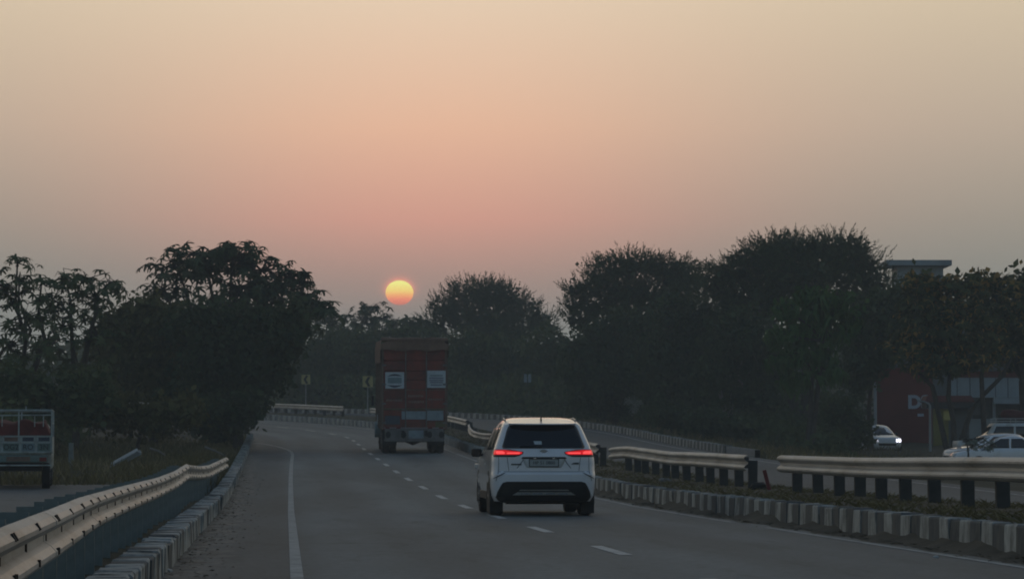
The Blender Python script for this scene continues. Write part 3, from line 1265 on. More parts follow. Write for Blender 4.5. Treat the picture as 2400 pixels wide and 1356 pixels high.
tree('dense_thicket_tree', 'greenish dark tree above the roof of the white car', (1310, 215),
     [(1290, 830, 80, 65), (1360, 850, 80, 70), (1310, 905, 110, 60), (1400, 920, 80, 60)],
     215, 'leaf', 'leaf_mid', dens=.9, fill=1.2, scale=1.35, trunk=.25, seed=19, group=GM)
# --- right of the road
tree('acacia_tree', 'spiky acacia with a ragged flat top, second tallest beyond the opposite road', (1490, 192),
     [(1475, 628, 84, 28), (1565, 634, 74, 26), (1408, 650, 44, 24), (1360, 684, 38, 18), (1440, 682, 90, 30), (1610, 655, 48, 32), (1345, 722, 34, 12), (1400, 722, 46, 22), (1560, 700, 110, 50), (1480, 730, 70, 36), (1360, 752, 40, 14)],
     192, 'spike', 'leaf_dark', dens=.8, fill=.6, sprig=4.2, scale=1.0, shell=.5, trunk=.28, seed=21, group=GR, updir=.9)
tree('acacia_tree', 'tallest spiky acacia with a broad domed crown behind the green drooping tree', (1880, 172),
     [(1850, 588, 100, 28), (1960, 592, 84, 30), (1775, 612, 66, 28), (2030, 624, 52, 34), (1715, 642, 52, 26), (1880, 645, 160, 50), (1680, 672, 56, 28), (2035, 690, 74, 46), (1800, 710, 150, 56)],
     172, 'spike', 'leaf_dark', dens=.85, fill=.75, sprig=4.2, scale=.95, shell=.5, trunk=.32, seed=22, group=GR, updir=.9,
     stems=[[(1880, 1020), (1890, 900), (1880, 760)], [(1884, 900), (1820, 800), (1780, 720)]])
tree('shade_tree', 'dense dark tree under the second tallest acacia, beyond the far kerb', (1440, 182),
     [(1425, 800, 80, 62), (1490, 800, 100, 80), (1380, 860, 80, 70), (1480, 890, 120, 70), (1420, 935, 100, 45)],
     182, 'leaf', 'leaf_dark', dens=1.1, fill=1.4, scale=1.2, trunk=.26, seed=23, group=GR)
tree('shade_tree', 'dense dark tree between the two spiky acacias', (1640, 176),
     [(1600, 770, 100, 80), (1690, 780, 90, 80), (1580, 860, 100, 75), (1680, 870, 100, 75), (1600, 930, 110, 55)],
     176, 'leaf', 'leaf_dark', dens=1.1, fill=1.4, scale=1.2, trunk=.26, seed=24, group=GR)
tree('shade_tree', 'dark tree with visible twin trunks left of the drooping green tree', (1715, 165),
     [(1740, 800, 90, 80), (1800, 860, 70, 70), (1700, 880, 70, 60), (1770, 930, 80, 40)],
     165, 'leaf', 'leaf_dark', dens=1.1, fill=1.3, scale=1.15, trunk=.16, seed=25, group=GR, bark='bark_pale',
     stems=[[(1715, 1040), (1712, 960), (1722, 880)], [(1716, 985), (1690, 930), (1680, 880)]])
tree('drooping_tree', 'green drooping tree, the greenest crown, in front of the tallest acacia', (1895, 142),
     [(1900, 688, 48, 20), (1962, 700, 44, 20), (1838, 722, 36, 18), (1925, 735, 70, 30), (1828, 782, 38, 24), (1880, 780, 60, 34), (1960, 775, 46, 26), (1840, 838, 50, 26), (1915, 830, 56, 30), (1865, 880, 46, 22), (1945, 872, 44, 20), (2000, 745, 36, 24)],
     142, 'droop', 'leaf_green', dens=.8, fill=.12, scale=.95, shell=.85, trunk=.15, seed=26, group=GR, updir=1.6,
     stems=[[(1890, 1040), (1900, 950), (1905, 860)], [(1898, 940), (1920, 880), (1930, 800)]])
tree('shade_tree', 'dark tree behind the parked headlight car, below the water tank roof', (2070, 158),
     [(2060, 740, 80, 60), (2120, 720, 60, 60), (2040, 820, 70, 70), (2090, 800, 70, 60), (2010, 880, 50, 50)],
     158, 'leaf', 'leaf_dark', dens=1.2, fill=1.3, scale=1.1, trunk=.17, seed=27, group=GR, stems=[[(2040, 1040), (2036, 960), (2045, 860)]])
tree('flowering_tree', 'broad tree with yellowish pods and a forked V trunk before the shop', (2238, 146),
     [(2150, 664, 40, 22), (2196, 668, 44, 22), (2180, 700, 66, 36), (2245, 672, 54, 28), (2150, 740, 60, 45), (2230, 735, 90, 45), (2180, 800, 90, 45), (2270, 800, 80, 50), (2140, 810, 40, 40), (2240, 845, 80, 28), (2170, 846, 55, 26)],
     146, 'frond', 'leaf_pod', clump=(.9, 6, .8), fill=.55, scale=.55, shell=.6, trunk=.15, seed=28, group=GR, updir=1.0,
     stems=[[(2236, 1050), (2234, 990), (2222, 930), (2225, 880), (2215, 820)], [(2236, 1000), (2275, 960), (2312, 918), (2350, 880), (2370, 840)], [(2308, 922), (2300, 880), (2310, 830)], [(2224, 925), (2185, 905), (2150, 870)]])
tree('flowering_tree', 'tree with tufted crown above the white panelled shop fascia', (2410, 150),
     [(2330, 665, 60, 26), (2380, 690, 50, 34), (2300, 700, 50, 36), (2350, 740, 90, 45), (2400, 790, 60, 70), (2340, 805, 70, 45), (2290, 655, 30, 16), (2410, 650, 40, 20)],
     150, 'frond', 'leaf_pod', clump=(.9, 6, .8), fill=.5, scale=.55, shell=.6, trunk=.18, seed=29, group=GR, updir=1.0)
tree('roadside_bush', 'dark clipped bush left of the car with its headlights on', (1965, 150),
     [(1965, 1000, 62, 42), (1930, 1020, 50, 30), (2005, 1015, 40, 34), (1965, 965, 40, 30)],
     150, 'leaf', 'leaf_dark', dens=1.3, fill=1.4, trunk=.08, seed=30, cat='bush', limbs=False)
tree('roadside_bush', 'low dark scrub along the far verge, behind the median rail section', (1700, 160),
     [(1640, 990, 60, 24), (1720, 1005, 80, 26), (1800, 1010, 60, 30), (1560, 975, 60, 26), (1850, 1000, 50, 36)],
     160, 'leaf', 'leaf_dark', dens=1.1, fill=1.2, trunk=.08, seed=31, cat='bush', limbs=False)
tree('pale_sprig', 'small pale leafy sprig against the dark trees on the far verge', (1482, 170),
     [(1478, 940, 12, 6), (1492, 946, 9, 6), (1486, 958, 5, 10)], 170, 'leaf', 'leaf_pale', dens=.8, fill=0, scale=.55, trunk=.02, seed=32, cat='plant', limbs=False)
tree('sapling', 'broad leaved sapling in front of the parked white hatchback', (2268, 122),
     [(2290, 1032, 30, 8), (2310, 1048, 16, 10), (2285, 1046, 14, 8), (2320, 1040, 12, 12), (2262, 1030, 12, 6)], 122, 'frond', 'leaf_pale', clump=(3, 2, .2), fill=0, scale=.22, fdepth=.3, trunk=.05, seed=33, cat='plant',
     stems=[[(2268, 1100), (2268, 1060), (2264, 1032)]])
# --- far woodland closing the gaps (reads as one mass)
fp, fd = [], []
for k in range(5200):
    y = rg.uniform(285, 330)
    x = rg.uniform(-62, 62)
    top = W(0, 835 + 26 * math.sin(x * .33) + 14 * math.sin(x * .9 + 1), y).z
    zb = 4.0
    fp.append((x, y, zb + (top - zb) * rg.uniform(0, 1) ** .8))
    fd.append(rg.normal(size=3))
v, q = scatter('fill', np.array(fp), np.array(fd), rg.uniform(1.6, 2.9, len(fp)))
tag(link('woodland', np_mesh('woodland', v, q), MATS['leaf_mid']), 'distant line of dark woodland closing the view behind the bend', 'woodland', kind='stuff')
# understorey on the right verge
fp, fd = [], []
for k in range(4200):
    u = rg.uniform(118, 235)
    o = rg.uniform(19.5, 34)
    p = P(u, o)
    fp.append((p[0], p[1], gz(p[0], p[1]) + rg.uniform(0, 1) ** 1.5 * (1.2 if u < 165 else 2.6)))
    fd.append(rg.normal(size=3))
fp = np.array(fp)
keep = ~((fp[:, 0] / fp[:, 1] * F + 1200 > 1985) & (fp[:, 1] < 178))
v, q = scatter('fill', fp[keep], np.array(fd)[keep], rg.uniform(.7, 1.3, int(keep.sum())))
tag(link('undergrowth', np_mesh('undergrowth', v, q), MATS['leaf_dark']), 'dark undergrowth beneath the trees right of the road', 'undergrowth', kind='stuff')
# understorey beyond the bend and on the left bank
fp, fd = [], []
for k in range(5200):
    if k % 2:
        u = rg.uniform(196, 262)
        o = rg.uniform(15.5 if u < 240 else 11, 32)
        p = P(u, o)
        h_ = 2.6
    else:
        u = rg.uniform(108, 150)
        o = -rg.uniform(12.5, 30)
        p = P(u, o)
        h_ = 1.7
    fp.append((p[0], p[1], gz(p[0], p[1]) + rg.uniform(0, 1) ** 1.5 * h_))
    fd.append(rg.normal(size=3))
v, q = scatter('fill', np.array(fp), np.array(fd), rg.uniform(.7, 1.3, len(fp)))
tag(link('undergrowth', np_mesh('undergrowth', v, q), MATS['leaf_mid']), 'low dark undergrowth below the trees on the left bank and bend', 'undergrowth', kind='stuff')


# ------------------------------------------------------------------ grass
def blades(n, posfn, h, w, m, label, seed, lean=.5):
    r = np.random.default_rng(seed)
    V = np.zeros((n, 4, 3))
    P0 = posfn(n, r)
    a = r.uniform(0, 6.28, n)
    hh = h * r.uniform(.35, 1.25, n)
    sx = np.stack([np.cos(a), np.sin(a), np.zeros(n)], 1) * (w * r.uniform(.6, 1.3, n))[:, None]
    ln = np.stack([r.normal(size=n), r.normal(size=n), np.zeros(n)], 1) * (hh * lean * .6)[:, None]
    up = np.stack([np.zeros(n), np.zeros(n), hh], 1)
    V[:, 0] = P0 - sx
    V[:, 1] = P0 + sx
    V[:, 2] = P0 + up * .6 + ln * .4 + sx * .7
    V[:, 3] = P0 + up + ln
    Q_ = np.arange(n * 4).reshape(n, 4)
    o = link('grass', np_mesh('grass', V.reshape(-1, 3), Q_), MATS[m])
    return tag(o, label, 'grass', kind='stuff')


def med_pos(n, r):
    u = 18 + 190 * r.uniform(0, 1, n) ** 1.7
    o = r.uniform(4.36, 6.8, n)
    cl = np.sin(u * 1.9 + o * 3) * np.sin(u * .7 - o * 2)
    o = np.clip(o + cl * .15, 4.36, 6.8)
    x, y, z = P(u, o)
    return np.stack([x, y, z + .31], 1)


blades(34000, med_pos, .12, .013, 'grass_dry', 'dry olive grass along the raised median under the guard rails', 5, lean=1.5)

V, Q_ = [], []
hu = np.arange(18, 112, .3)
for k_, u in enumerate(hu):
    hh = max(0.0, .5 + .5 * math.sin(u * .83) * math.sin(u * .31 + 1) + .35 * math.sin(u * 2.1 + 2) * math.sin(u * 1.3)) * .14
    for o, f_ in ((3.62 + .12 * math.sin(u * 1.7), -.06), (3.8, .10), (3.95, .45), (4.09, 1.0)):
        V.append(P(u, o, hh * f_ + (.004 if f_ > 0 else -.004) + .012 * math.sin(u * 7 + o * 30) * f_))
for i in range(len(hu) - 1):
    for j in range(3):
        Q_.append((i * 4 + j, i * 4 + j + 1, i * 4 + 5 + j, i * 4 + 4 + j))
tag(link('dirt_bank', np_mesh('dirt_bank', V, Q_), MATS['soil'], smooth=True), 'brown dirt heaped unevenly against the foot of the striped kerb', 'dirt', kind='stuff')


def bank_pos(n, r):
    u = r.uniform(80, 150, n)
    o = -5.6 - r.uniform(0, 1, n) ** 1.3 * 20
    ok = ~((o > -13.6) & (o < -6.9) & (u < 84.5))
    u = np.where(ok, u, r.uniform(85, 140, n))
    x, y, z = P(u, o)
    return np.stack([x, y, ground_z(x, y) - .02], 1)


blades(26000, bank_pos, .34, .016, 'grass_blade', 'olive yellow grass on the left bank beyond the rail', 6)


def lverge_pos(n, r):
    u = r.uniform(84, 165, n)
    o = -5.2 - r.uniform(0, 1, n) * 1.6
    x, y, z = P(u, o)
    return np.stack([x, y, ground_z(x, y) - .02], 1)


blades(7000, lverge_pos, .4, .018, 'grass_blade', 'tall grass behind the far end of the left kerb', 8)


def rverge_pos(n, r):
    u = r.uniform(105, 205, n)
    o = 14.9 + r.uniform(0, 1, n) ** 1.4 * 13
    x, y, z = P(u, o)
    return np.stack([x, y, ground_z(x, y) - .02], 1)


blades(12000, rverge_pos, .3, .018, 'grass_blade', 'dim grass on the far verge before the right trees', 7)


def litter(n, posfn, m, label, seed, size):
    r = np.random.default_rng(seed)
    P0 = posfn(n, r)
    V = np.zeros((n, 4, 3))
    a = r.uniform(0, 6.28, n)
    s_ = size * r.uniform(.5, 1.5, n)
    for k in range(4):
        V[:, k, 0] = P0[:, 0] + np.cos(a + k * 1.57) * s_ * (1 if k % 2 else .6)
        V[:, k, 1] = P0[:, 1] + np.sin(a + k * 1.57) * s_ * (1 if k % 2 else .6)
        V[:, k, 2] = P0[:, 2] + .008 + r.uniform(0, .5, n) * s_
    return tag(link('leaf_litter', np_mesh('leaf_litter', V.reshape(-1, 3), np.arange(n * 4).reshape(n, 4)), MATS[m]), label, 'litter', kind='stuff')


def foot_r(n, r):
    u = 20 + 90 * r.uniform(0, 1, n) ** 1.3
    o = 4.08 - np.abs(r.normal(size=n)) * .2
    x, y, z = P(u, o)
    return np.stack([x, y, z], 1)


def foot_l(n, r):
    u = 20 + 80 * r.uniform(0, 1, n) ** 1.2
    o = -4.9 + np.abs(r.normal(size=n)) * .35
    x, y, z = P(u, o)
    return np.stack([x, y, z], 1)


litter(2600, foot_r, 'leaf_dry', 'dry leaves and dirt heaped at the foot of the striped median kerb', 3, .04)
litter(900, foot_l, 'leaf_dry', 'dry leaves and grit along the foot of the left kerb', 4, .028)

# ------------------------------------------------------------------ layered body builder for cars
def outline(yr, yf, hw, r, bow=.05):
    pts = []
    r = min(r, hw * .8, (yf - yr) * .45)
    for k in range(7):                                   # rear, left to right
        x = -(hw - r) + 2 * (hw - r) * k / 6
        pts.append((x, yr + bow * (x / hw) ** 2))
    b1 = bow * ((hw - r) / hw) ** 2
    for k in range(1, 6):
        a = math.pi / 2 * k / 5
        pts.append((hw - r + r * math.sin(a), yr + b1 + (r) * (1 - math.cos(a))))
    for k in range(1, 8):
        pts.append((hw * (1 + .012 * math.sin(math.pi * k / 8)), yr + b1 + r + (yf - yr - b1 - 2 * r) * k / 8))
    for k in range(0, 5):
        a = math.pi / 2 * k / 5
        pts.append((hw - r + r * math.cos(a), yf - r + r * math.sin(a)))
    for k in range(7):
        x = (hw - r) - 2 * (hw - r) * k / 6
        pts.append((x, yf + .04 * (1 - (x / hw) ** 2)))
    for k in range(1, 5):
        a = math.pi / 2 * k / 5
        pts.append((-(hw - r) - r * math.sin(a), yf - r + r * math.cos(a)))
    for k in range(0, 8):
        pts.append((-hw * (1 + .012 * math.sin(math.pi * k / 8)), yf - r - (yf - yr - b1 - 2 * r) * k / 8))
    for k in range(0, 5):
        a = math.pi / 2 * k / 5
        pts.append((-(hw - r) - r * math.cos(a), yr + b1 + r - r * math.sin(a)))
    return pts


class Body:
    """layers: (z, y_rear, y_front, half width, corner radius)"""

    def __init__(s, layers):
        s.L = layers
        s.A = np.array(layers)

    def par(s, z):
        A = s.A
        return [float(np.interp(z, A[:, 0], A[:, k])) for k in range(1, 5)]

    def mesh(s, zs=None):
        m = MB()
        n = None
        rings = []
        for z, yr, yf, hw, r in s.L:
            rings.append([(x, y, z) for x, y in outline(yr, yf, hw, r)])
        n = len(rings[0])
        v = [p for q in rings for p in q]
        f = []
        for i in range(len(rings) - 1):
            for k in range(n):
                f.append((i * n + k, i * n + (k + 1) % n, (i + 1) * n + (k + 1) % n, (i + 1) * n + k))
        f.append(tuple(range(n)))
        f.append(tuple(range((len(rings) - 1) * n, len(rings) * n)))
        return m.add(v, f)

    def rear_y(s, x, z):
        yr, yf, hw, r = s.par(z)
        r = min(r, hw * .8)
        ax = min(abs(x), hw - 1e-4)
        if ax <= hw - r:
            return yr + .05 * (ax / hw) ** 2
        return yr + .05 * ((hw - r) / hw) ** 2 + r - math.sqrt(max(0, r * r - (ax - (hw - r)) ** 2))

    def front_y(s, x, z):
        yr, yf, hw, r = s.par(z)
        r = min(r, hw * .8)
        ax = min(abs(x), hw - 1e-4)
        if ax <= hw - r:
            return yf + .04 * (1 - (ax / hw) ** 2)
        return yf - r + math.sqrt(max(0, r * r - (ax - (hw - r)) ** 2))

    def patch(s, rows, proud=.006, nx=8, nz=3, where='rear', thick=.03):
        """rows (z, a, b): a..b is x on rear/front, y on the sides"""
        m = MB()
        R_ = []
        for i in range(len(rows) - 1):
            for k in range(nz):
                t_ = k / nz
                R_.append(tuple(rows[i][j] * (1 - t_) + rows[i + 1][j] * t_ for j in range(3)))
        R_.append(rows[-1])
        v, vb = [], []
        for z, a, b in R_:
            for k in range(nx + 1):
                q = a + (b - a) * k / nx
                if where == 'rear':
                    y = s.rear_y(q, z)
                    v.append((q, y - proud, z))
                    vb.append((q, y + thick, z))
                elif where == 'front':
                    y = s.front_y(q, z)
                    v.append((q, y + proud, z))
                    vb.append((q, y - thick, z))
                else:
                    hw = s.par(z)[2]
                    sg = -1 if where == 'left' else 1
                    yr, yf = s.par(z)[:2]
                    bul = 1 + .012 * math.sin(math.pi * min(1, max(0, (q - yr) / (yf - yr))))
                    v.append((sg * (hw * bul + proud), q, z))
                    vb.append((sg * (hw * bul - thick), q, z))
        n = nx + 1
        f = []
        M = len(v)
        for i in range(len(R_) - 1):
            for k in range(nx):
                f.append((i * n + k, i * n + k + 1, (i + 1) * n + k + 1, (i + 1) * n + k))
        per = [(0, k) for k in range(n)] + [(i, nx) for i in range(1, len(R_))] + [(len(R_) - 1, k) for k in range(nx - 1, -1, -1)] + [(i, 0) for i in range(len(R_) - 2, 0, -1)]
        ids = [i * n + k for i, k in per]
        for a, b in zip(ids, ids[1:] + ids[:1]):
            f.append((a, b, b + M, a + M))
        return m.add(v + vb, f)


mat('white_paint', (.74, .76, .78), .28, var=.03, vscale=2, coat=1.0, spec=.5, dirt=(.52, .51, .47), dscale=1.1, dlo=.55, dhi=.85)
mat('white_paint_old', (.55, .58, .58), .5, var=.06, vscale=2, coat=.2, dirt=(.32, .31, .27), dscale=1.4)
mat('tinted_glass', (.010, .012, .016), .08, spec=.55)
mat('black_plastic', (.014, .015, .016), .6, spec=.3)
mat('tyre_rubber', (.018, .018, .018), .85, var=.2, vscale=9, spec=.2)
mat('alloy', (.30, .31, .32), .4, metal=.7)
mat('chrome', (.62, .63, .64), .2, metal=.9)
mat('dark_trim', (.030, .034, .038), .45)
mat('plate_white', (.34, .37, .36), .6, var=.05, vscale=20)
mat('tail_red_lit', (.5, .02, .02), .25, emit=(1.0, .014, .020), estr=.50, spec=.5)
mat('tail_red_core', (.6, .05, .05), .25, emit=(1.0, .085, .085), estr=1.0, spec=.5)
mat('tail_red_dark', (.16, .012, .012), .25, spec=.5)
mat('head_lit', (.8, .8, .9), .2, emit=(.86, .84, 1.0), estr=6.0)
mat('head_dim', (.75, .75, .78), .25, emit=(.9, .88, 1.0), estr=.5)
mat('head_off', (.45, .48, .5), .15, coat=.5)
mat('poster_white', (.46, .52, .54), .7, var=.1, vscale=4)
mat('number_black', (.02, .02, .022), .6)


def wheel(root, x, y, r, w, side, rim='alloy'):
    t_ = MB().lathe_x([(-w / 2, r * .62), (-w / 2, r * .93), (-w * .32, r), (w * .32, r), (w / 2, r * .93), (w / 2, r * .62)], (0, 0, 0), 24).obj('wheel', MATS['tyre_rubber'], root, smooth=False)
    t_.location = (x, y, r)
    s_ = 1 if side > 0 else -1
    m = MB().lathe_x([(0, r * .60), (.03 * s_, r * .58), (.015 * s_, r * .2), (.035 * s_, r * .12)], (s_ * w / 2 - .012 * s_, 0, 0), 18)
    rm = m.obj('rim', MATS[rim], t_)
    sp_ = MB()
    for k in range(5):
        a = k * 2 * math.pi / 5
        sp_.box((s_ * (w / 2 + .012), math.cos(a) * r * .36, math.sin(a) * r * .36), (.02, r * .12, r * .46), rx=a - math.pi / 2)
    sp_.obj('spokes', MATS['dark_trim'], t_)
    return t_


# ------------------------------------------------------------------ the white SUV
cu = 55.6
cp = P(cu, .87)
suv = empty('sport_utility_car', tuple(cp), head(cu) - .003, label='white family car driving away in the middle of the road with red tail lights lit', cat='car')
SB = Body([(.235, .30, 4.45, .74, .25), (.26, .14, 4.55, .86, .28), (.36, .05, 4.64, .905, .25), (.50, .015, 4.68, .922, .24), (.62, .0, 4.70, .928, .23),
           (.735, .0, 4.70, .928, .22), (.765, .03, 4.69, .924, .20), (.80, .055, 4.68, .92, .18), (.95, .06, 4.60, .915, .17), (1.03, .055, 4.50, .905, .17),
           (1.07, .06, 4.1, .895, .17), (1.12, .085, 3.65, .882, .17), (1.17, .115, 3.35, .868, .18), (1.21, .135, 3.2, .852, .18), (1.30, .19, 3.02, .822, .19), (1.45, .29, 2.72, .765, .20),
           (1.57, .37, 2.45, .715, .20), (1.615, .40, 2.33, .692, .2), (1.65, .50, 2.2, .668, .2), (1.69, .74, 2.08, .635, .22), (1.725, 1.02, 1.95, .575, .25), (1.745, 1.25, 1.85, .48, .25), (1.752, 1.42, 1.75, .30, .15)])
sbo = SB.mesh().obj('body', MATS['white_paint'], suv, smooth=True, bevel=0)
sbo.data.set_sharp_from_angle(angle=R(24))
bpy.context.view_layer.update()
# wheels first seen below the body
for sx in (-1, 1):
    for yy in (.90, 3.75):
        wheel(suv, sx * .80, yy, .355, .225, sx)
        ar = MB()
        n = 18
        v, f = [], []
        for k in range(n + 1):
            a = -.35 + (math.pi + .7) * k / n
            for rr in (.365, .445):
                v.append((sx * .934, yy + rr * math.cos(a), .355 + rr * math.sin(a)))
                v.append((sx * .80, yy + rr * math.cos(a), .355 + rr * math.sin(a)))
        for k in range(n):
            q = 4 * k
            f += [(q, q + 2, q + 6, q + 4), (q, q + 4, q + 5, q + 1), (q + 2, q + 3, q + 7, q + 6)]
        ar.add(v, f)
        ar.obj('wheel_arch', MATS['black_plastic'], suv)
    MB().box((sx * .925, 2.3, .36), (.03, 2.0, .14)).obj('sill_trim', MATS['black_plastic'], suv, bevel=.01)
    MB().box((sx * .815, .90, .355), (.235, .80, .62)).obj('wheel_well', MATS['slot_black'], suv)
# rear window
rwz = [(1.195, -.715, .715), (1.22, -.735, .735), (1.34, -.695, .695), (1.5, -.645, .645), (1.58, -.612, .612), (1.603, -.585, .585), (1.615, -.50, .50)]
SB.patch(rwz, .006, 16, 3).obj('rear_window', MATS['tinted_glass'], suv, smooth=True)
# spoiler
sv, sf = [], []
for i, x in enumerate(np.linspace(-.60, .60, 13)):
    c_ = 1 - (abs(x) / .62) ** 3
    y0 = .27 + .10 * (x / .6) ** 2
    zt = 1.700 + .030 * c_
    zb_ = 1.610 + .008 * (1 - c_)
    sv += [(x, y0, zb_), (x, y0 - .012, zb_ + .014), (x, y0 + .01, zb_ + .024), (x, y0 + .72, zt), (x, y0 + .72, zb_)]
for i in range(12):
    for k in range(5):
        sf.append((i * 5 + k, i * 5 + (k + 1) % 5, (i + 1) * 5 + (k + 1) % 5, (i + 1) * 5 + k))
sf += [tuple(range(5)), tuple(range(60, 65))]
MB().add(sv, sf).obj('roof_spoiler', MATS['white_paint'], suv, smooth=False, bevel=.008)
MB().add([(-.012, .62, 1.665), (.012, .62, 1.665), (.012, .84, 1.69), (-.012, .84, 1.69), (-.006, .64, 1.78), (.006, .64, 1.78), (.006, .69, 1.785), (-.006, .69, 1.785)],
         [(3, 2, 1, 0), (4, 5, 6, 7), (0, 1, 5, 4), (1, 2, 6, 5), (2, 3, 7, 6), (3, 0, 4, 7)]).obj('antenna_fin', MATS['dark_trim'], suv)
MB().tube([(-.02, .09, 1.215), (-.18, .115, 1.235), (-.42, .125, 1.228)], .012, 6).obj('rear_wiper', MATS['black_plastic'], suv)
# side windows
for sd_ in ('left', 'right'):
    for (a0, a1, b0, b1) in ((.46, 1.0, .62, 1.0), (1.06, 1.92, 1.06, 1.9), (1.98, 2.85, 1.96, 2.42)):
        SB.patch([(1.17, a0, a1), (1.40, (a0 + b0) / 2, (a1 + b1) / 2), (1.57, b0, b1)], .005, 5, 3, sd_).obj('side_window', MATS['tinted_glass'], suv, smooth=True)
SB.patch([(1.16, -.72, .72), (1.58, -.58, .58)], .006, 10, 6, 'front').obj('windscreen', MATS['tinted_glass'], suv, smooth=True)
# tail lights: dark housing, lit bar, brighter core
for sx in (-1, 1):
    def rows(lst):
        return [(z, min(sx * a, sx * b), max(sx * a, sx * b)) for z, a, b in lst]
    h_ = SB.patch(rows([(1.045, .52, .888), (1.065, .44, .888), (1.10, .375, .888), (1.135, .36, .884), (1.178, .60, .86)]), .010, 12, 2).obj('tail_light', MATS['dark_trim'], suv, smooth=True)
    SB.patch(rows([(1.086, .45, .882), (1.10, .395, .882), (1.128, .378, .878), (1.138, .43, .875), (1.168, .70, .860)]), .018, 14, 2).obj('lit_lens', MATS['tail_red_lit'], h_, smooth=True)
    SB.patch(rows([(1.100, .43, .655), (1.126, .42, .655)]), .024, 6, 2).obj('light_bar', MATS['tail_red_core'], h_, smooth=True)
    SB.patch(rows([(1.096, .70, .83), (1.125, .69, .845), (1.15, .73, .835)]), .024, 6, 2).obj('light_bar', MATS['tail_red_core'], h_, smooth=True)
    SB.patch([(.665, sx * .90 if sx < 0 else .885, sx * .885 if sx < 0 else .90), (.70, min(sx * .80, sx * .84), max(sx * .80, sx * .84)), (.765, min(sx * .68, sx * .71), max(sx * .68, sx * .71))], .008, 3, 4).obj('reflector', MATS['dark_trim'], suv)
    SB.patch([(.90, min(sx * .58, sx * .40), max(sx * .58, sx * .40)), (.925, min(sx * .58, sx * .40), max(sx * .58, sx * .40))], .008, 4, 1).obj('badge', MATS['dark_trim'], suv) if sx < 0 else \
        SB.patch([(.915, .48, .62), (.945, .53, .62)], .008, 4, 1).obj('badge', MATS['dark_trim'], suv)
    # door mirror
    mm_ = MB().box((sx * 1.01, 3.05, 1.12), (.19, .10, .15)).obj('door_mirror', MATS['black_plastic'], suv, bevel=.035)
    MB().box((sx * .91, 3.06, 1.08), (.08, .05, .05)).obj('mirror_arm', MATS['black_plastic'], mm_)
    MB().box((sx * 1.02, 2.995, 1.12), (.16, .006, .11)).obj('mirror_glass', MATS['tinted_glass'], mm_)
    MB().tube([(sx * .635, .80, 1.695), (sx * .63, 1.3, 1.735), (sx * .60, 1.95, 1.72)], .016, 6).obj('roof_rail', MATS['alloy'], suv)
    MB().box((sx * .925, 1.95, .92), (.02, .16, .025)).obj('door_handle', MATS['white_paint'], suv)
    MB().box((sx * .80, 4.62, .86), (.30, .12, .10), rz=-sx * .4).obj('headlight', MATS['head_off'], suv, bevel=.02)
SB.patch([(.80, -.625, -.617), (1.04, -.655, -.647)], .003, 1, 4).obj('tailgate_joint', MATS['dark_trim'], suv)
SB.patch([(.80, .617, .625), (1.04, .647, .655)], .003, 1, 4).obj('tailgate_joint', MATS['dark_trim'], suv)
# plate recess: shade painted as dark edge lines and a duller panel
for sx in (-1, 1):
    SB.patch([(z, min(sx * a, sx * (a + .014)), max(sx * a, sx * (a + .014))) for z, a in ((.845, .47), (.93, .405), (1.035, .33))], .004, 1, 3).obj('recess_shade_line', MATS['dark_trim'], suv)
    SB.patch([(.62, min(sx * .845, sx * .853), max(sx * .845, sx * .853)), (.80, min(sx * .80, sx * .808), max(sx * .80, sx * .808)), (1.04, min(sx * .795, sx * .803), max(sx * .795, sx * .803))], .003, 1, 4).obj('panel_joint', MATS['dark_trim'], suv)
SB.patch([(.855, -.30, .30), (.90, -.335, .335), (1.03, -.40, .40)], .004, 8, 2).obj('recess_shade_panel', MATS['white_paint_old'], suv, smooth=True)
pl = SB.patch([(.865, -.265, .265), (1.01, -.265, .265)], .016, 6, 1).obj('number_plate', MATS['number_black'], suv)
SB.patch([(.882, -.25, .25), (.998, -.25, .25)], .020, 6, 1, thick=.0).obj('plate_face', MATS['plate_white'], pl)
tm = text_mesh('HP 51 0800', .082, .001)
o_ = link('lettering', tm, MATS['number_black'], pl)
o_.location = (0, SB.rear_y(0, .94) - .023, .94)
gb = SB.patch([(1.015, -.40, .40), (1.045, -.38, .38)], .014, 8, 1).obj('tailgate_garnish', MATS['black_plastic'], suv)
for xx in (-.16, .17):
    MB().box((xx, SB.rear_y(0, 1.02) - .018, 1.018), (.05, .02, .02)).obj('plate_lamp', MATS['chrome'], gb)
em_ = MB().prism([(-.02, 1.115), (.02, 1.115), (.075, 1.15), (.02, 1.175), (-.02, 1.175), (-.075, 1.15)], SB.rear_y(0, 1.14) - .014, SB.rear_y(0, 1.14) + .01)
em_.obj('emblem', MATS['alloy'], suv)
# creases / panel joints
SB.patch([(.782, -.80, .80), (.79, -.80, .80)], .003, 10, 1).obj('tailgate_joint', MATS['dark_trim'], suv)
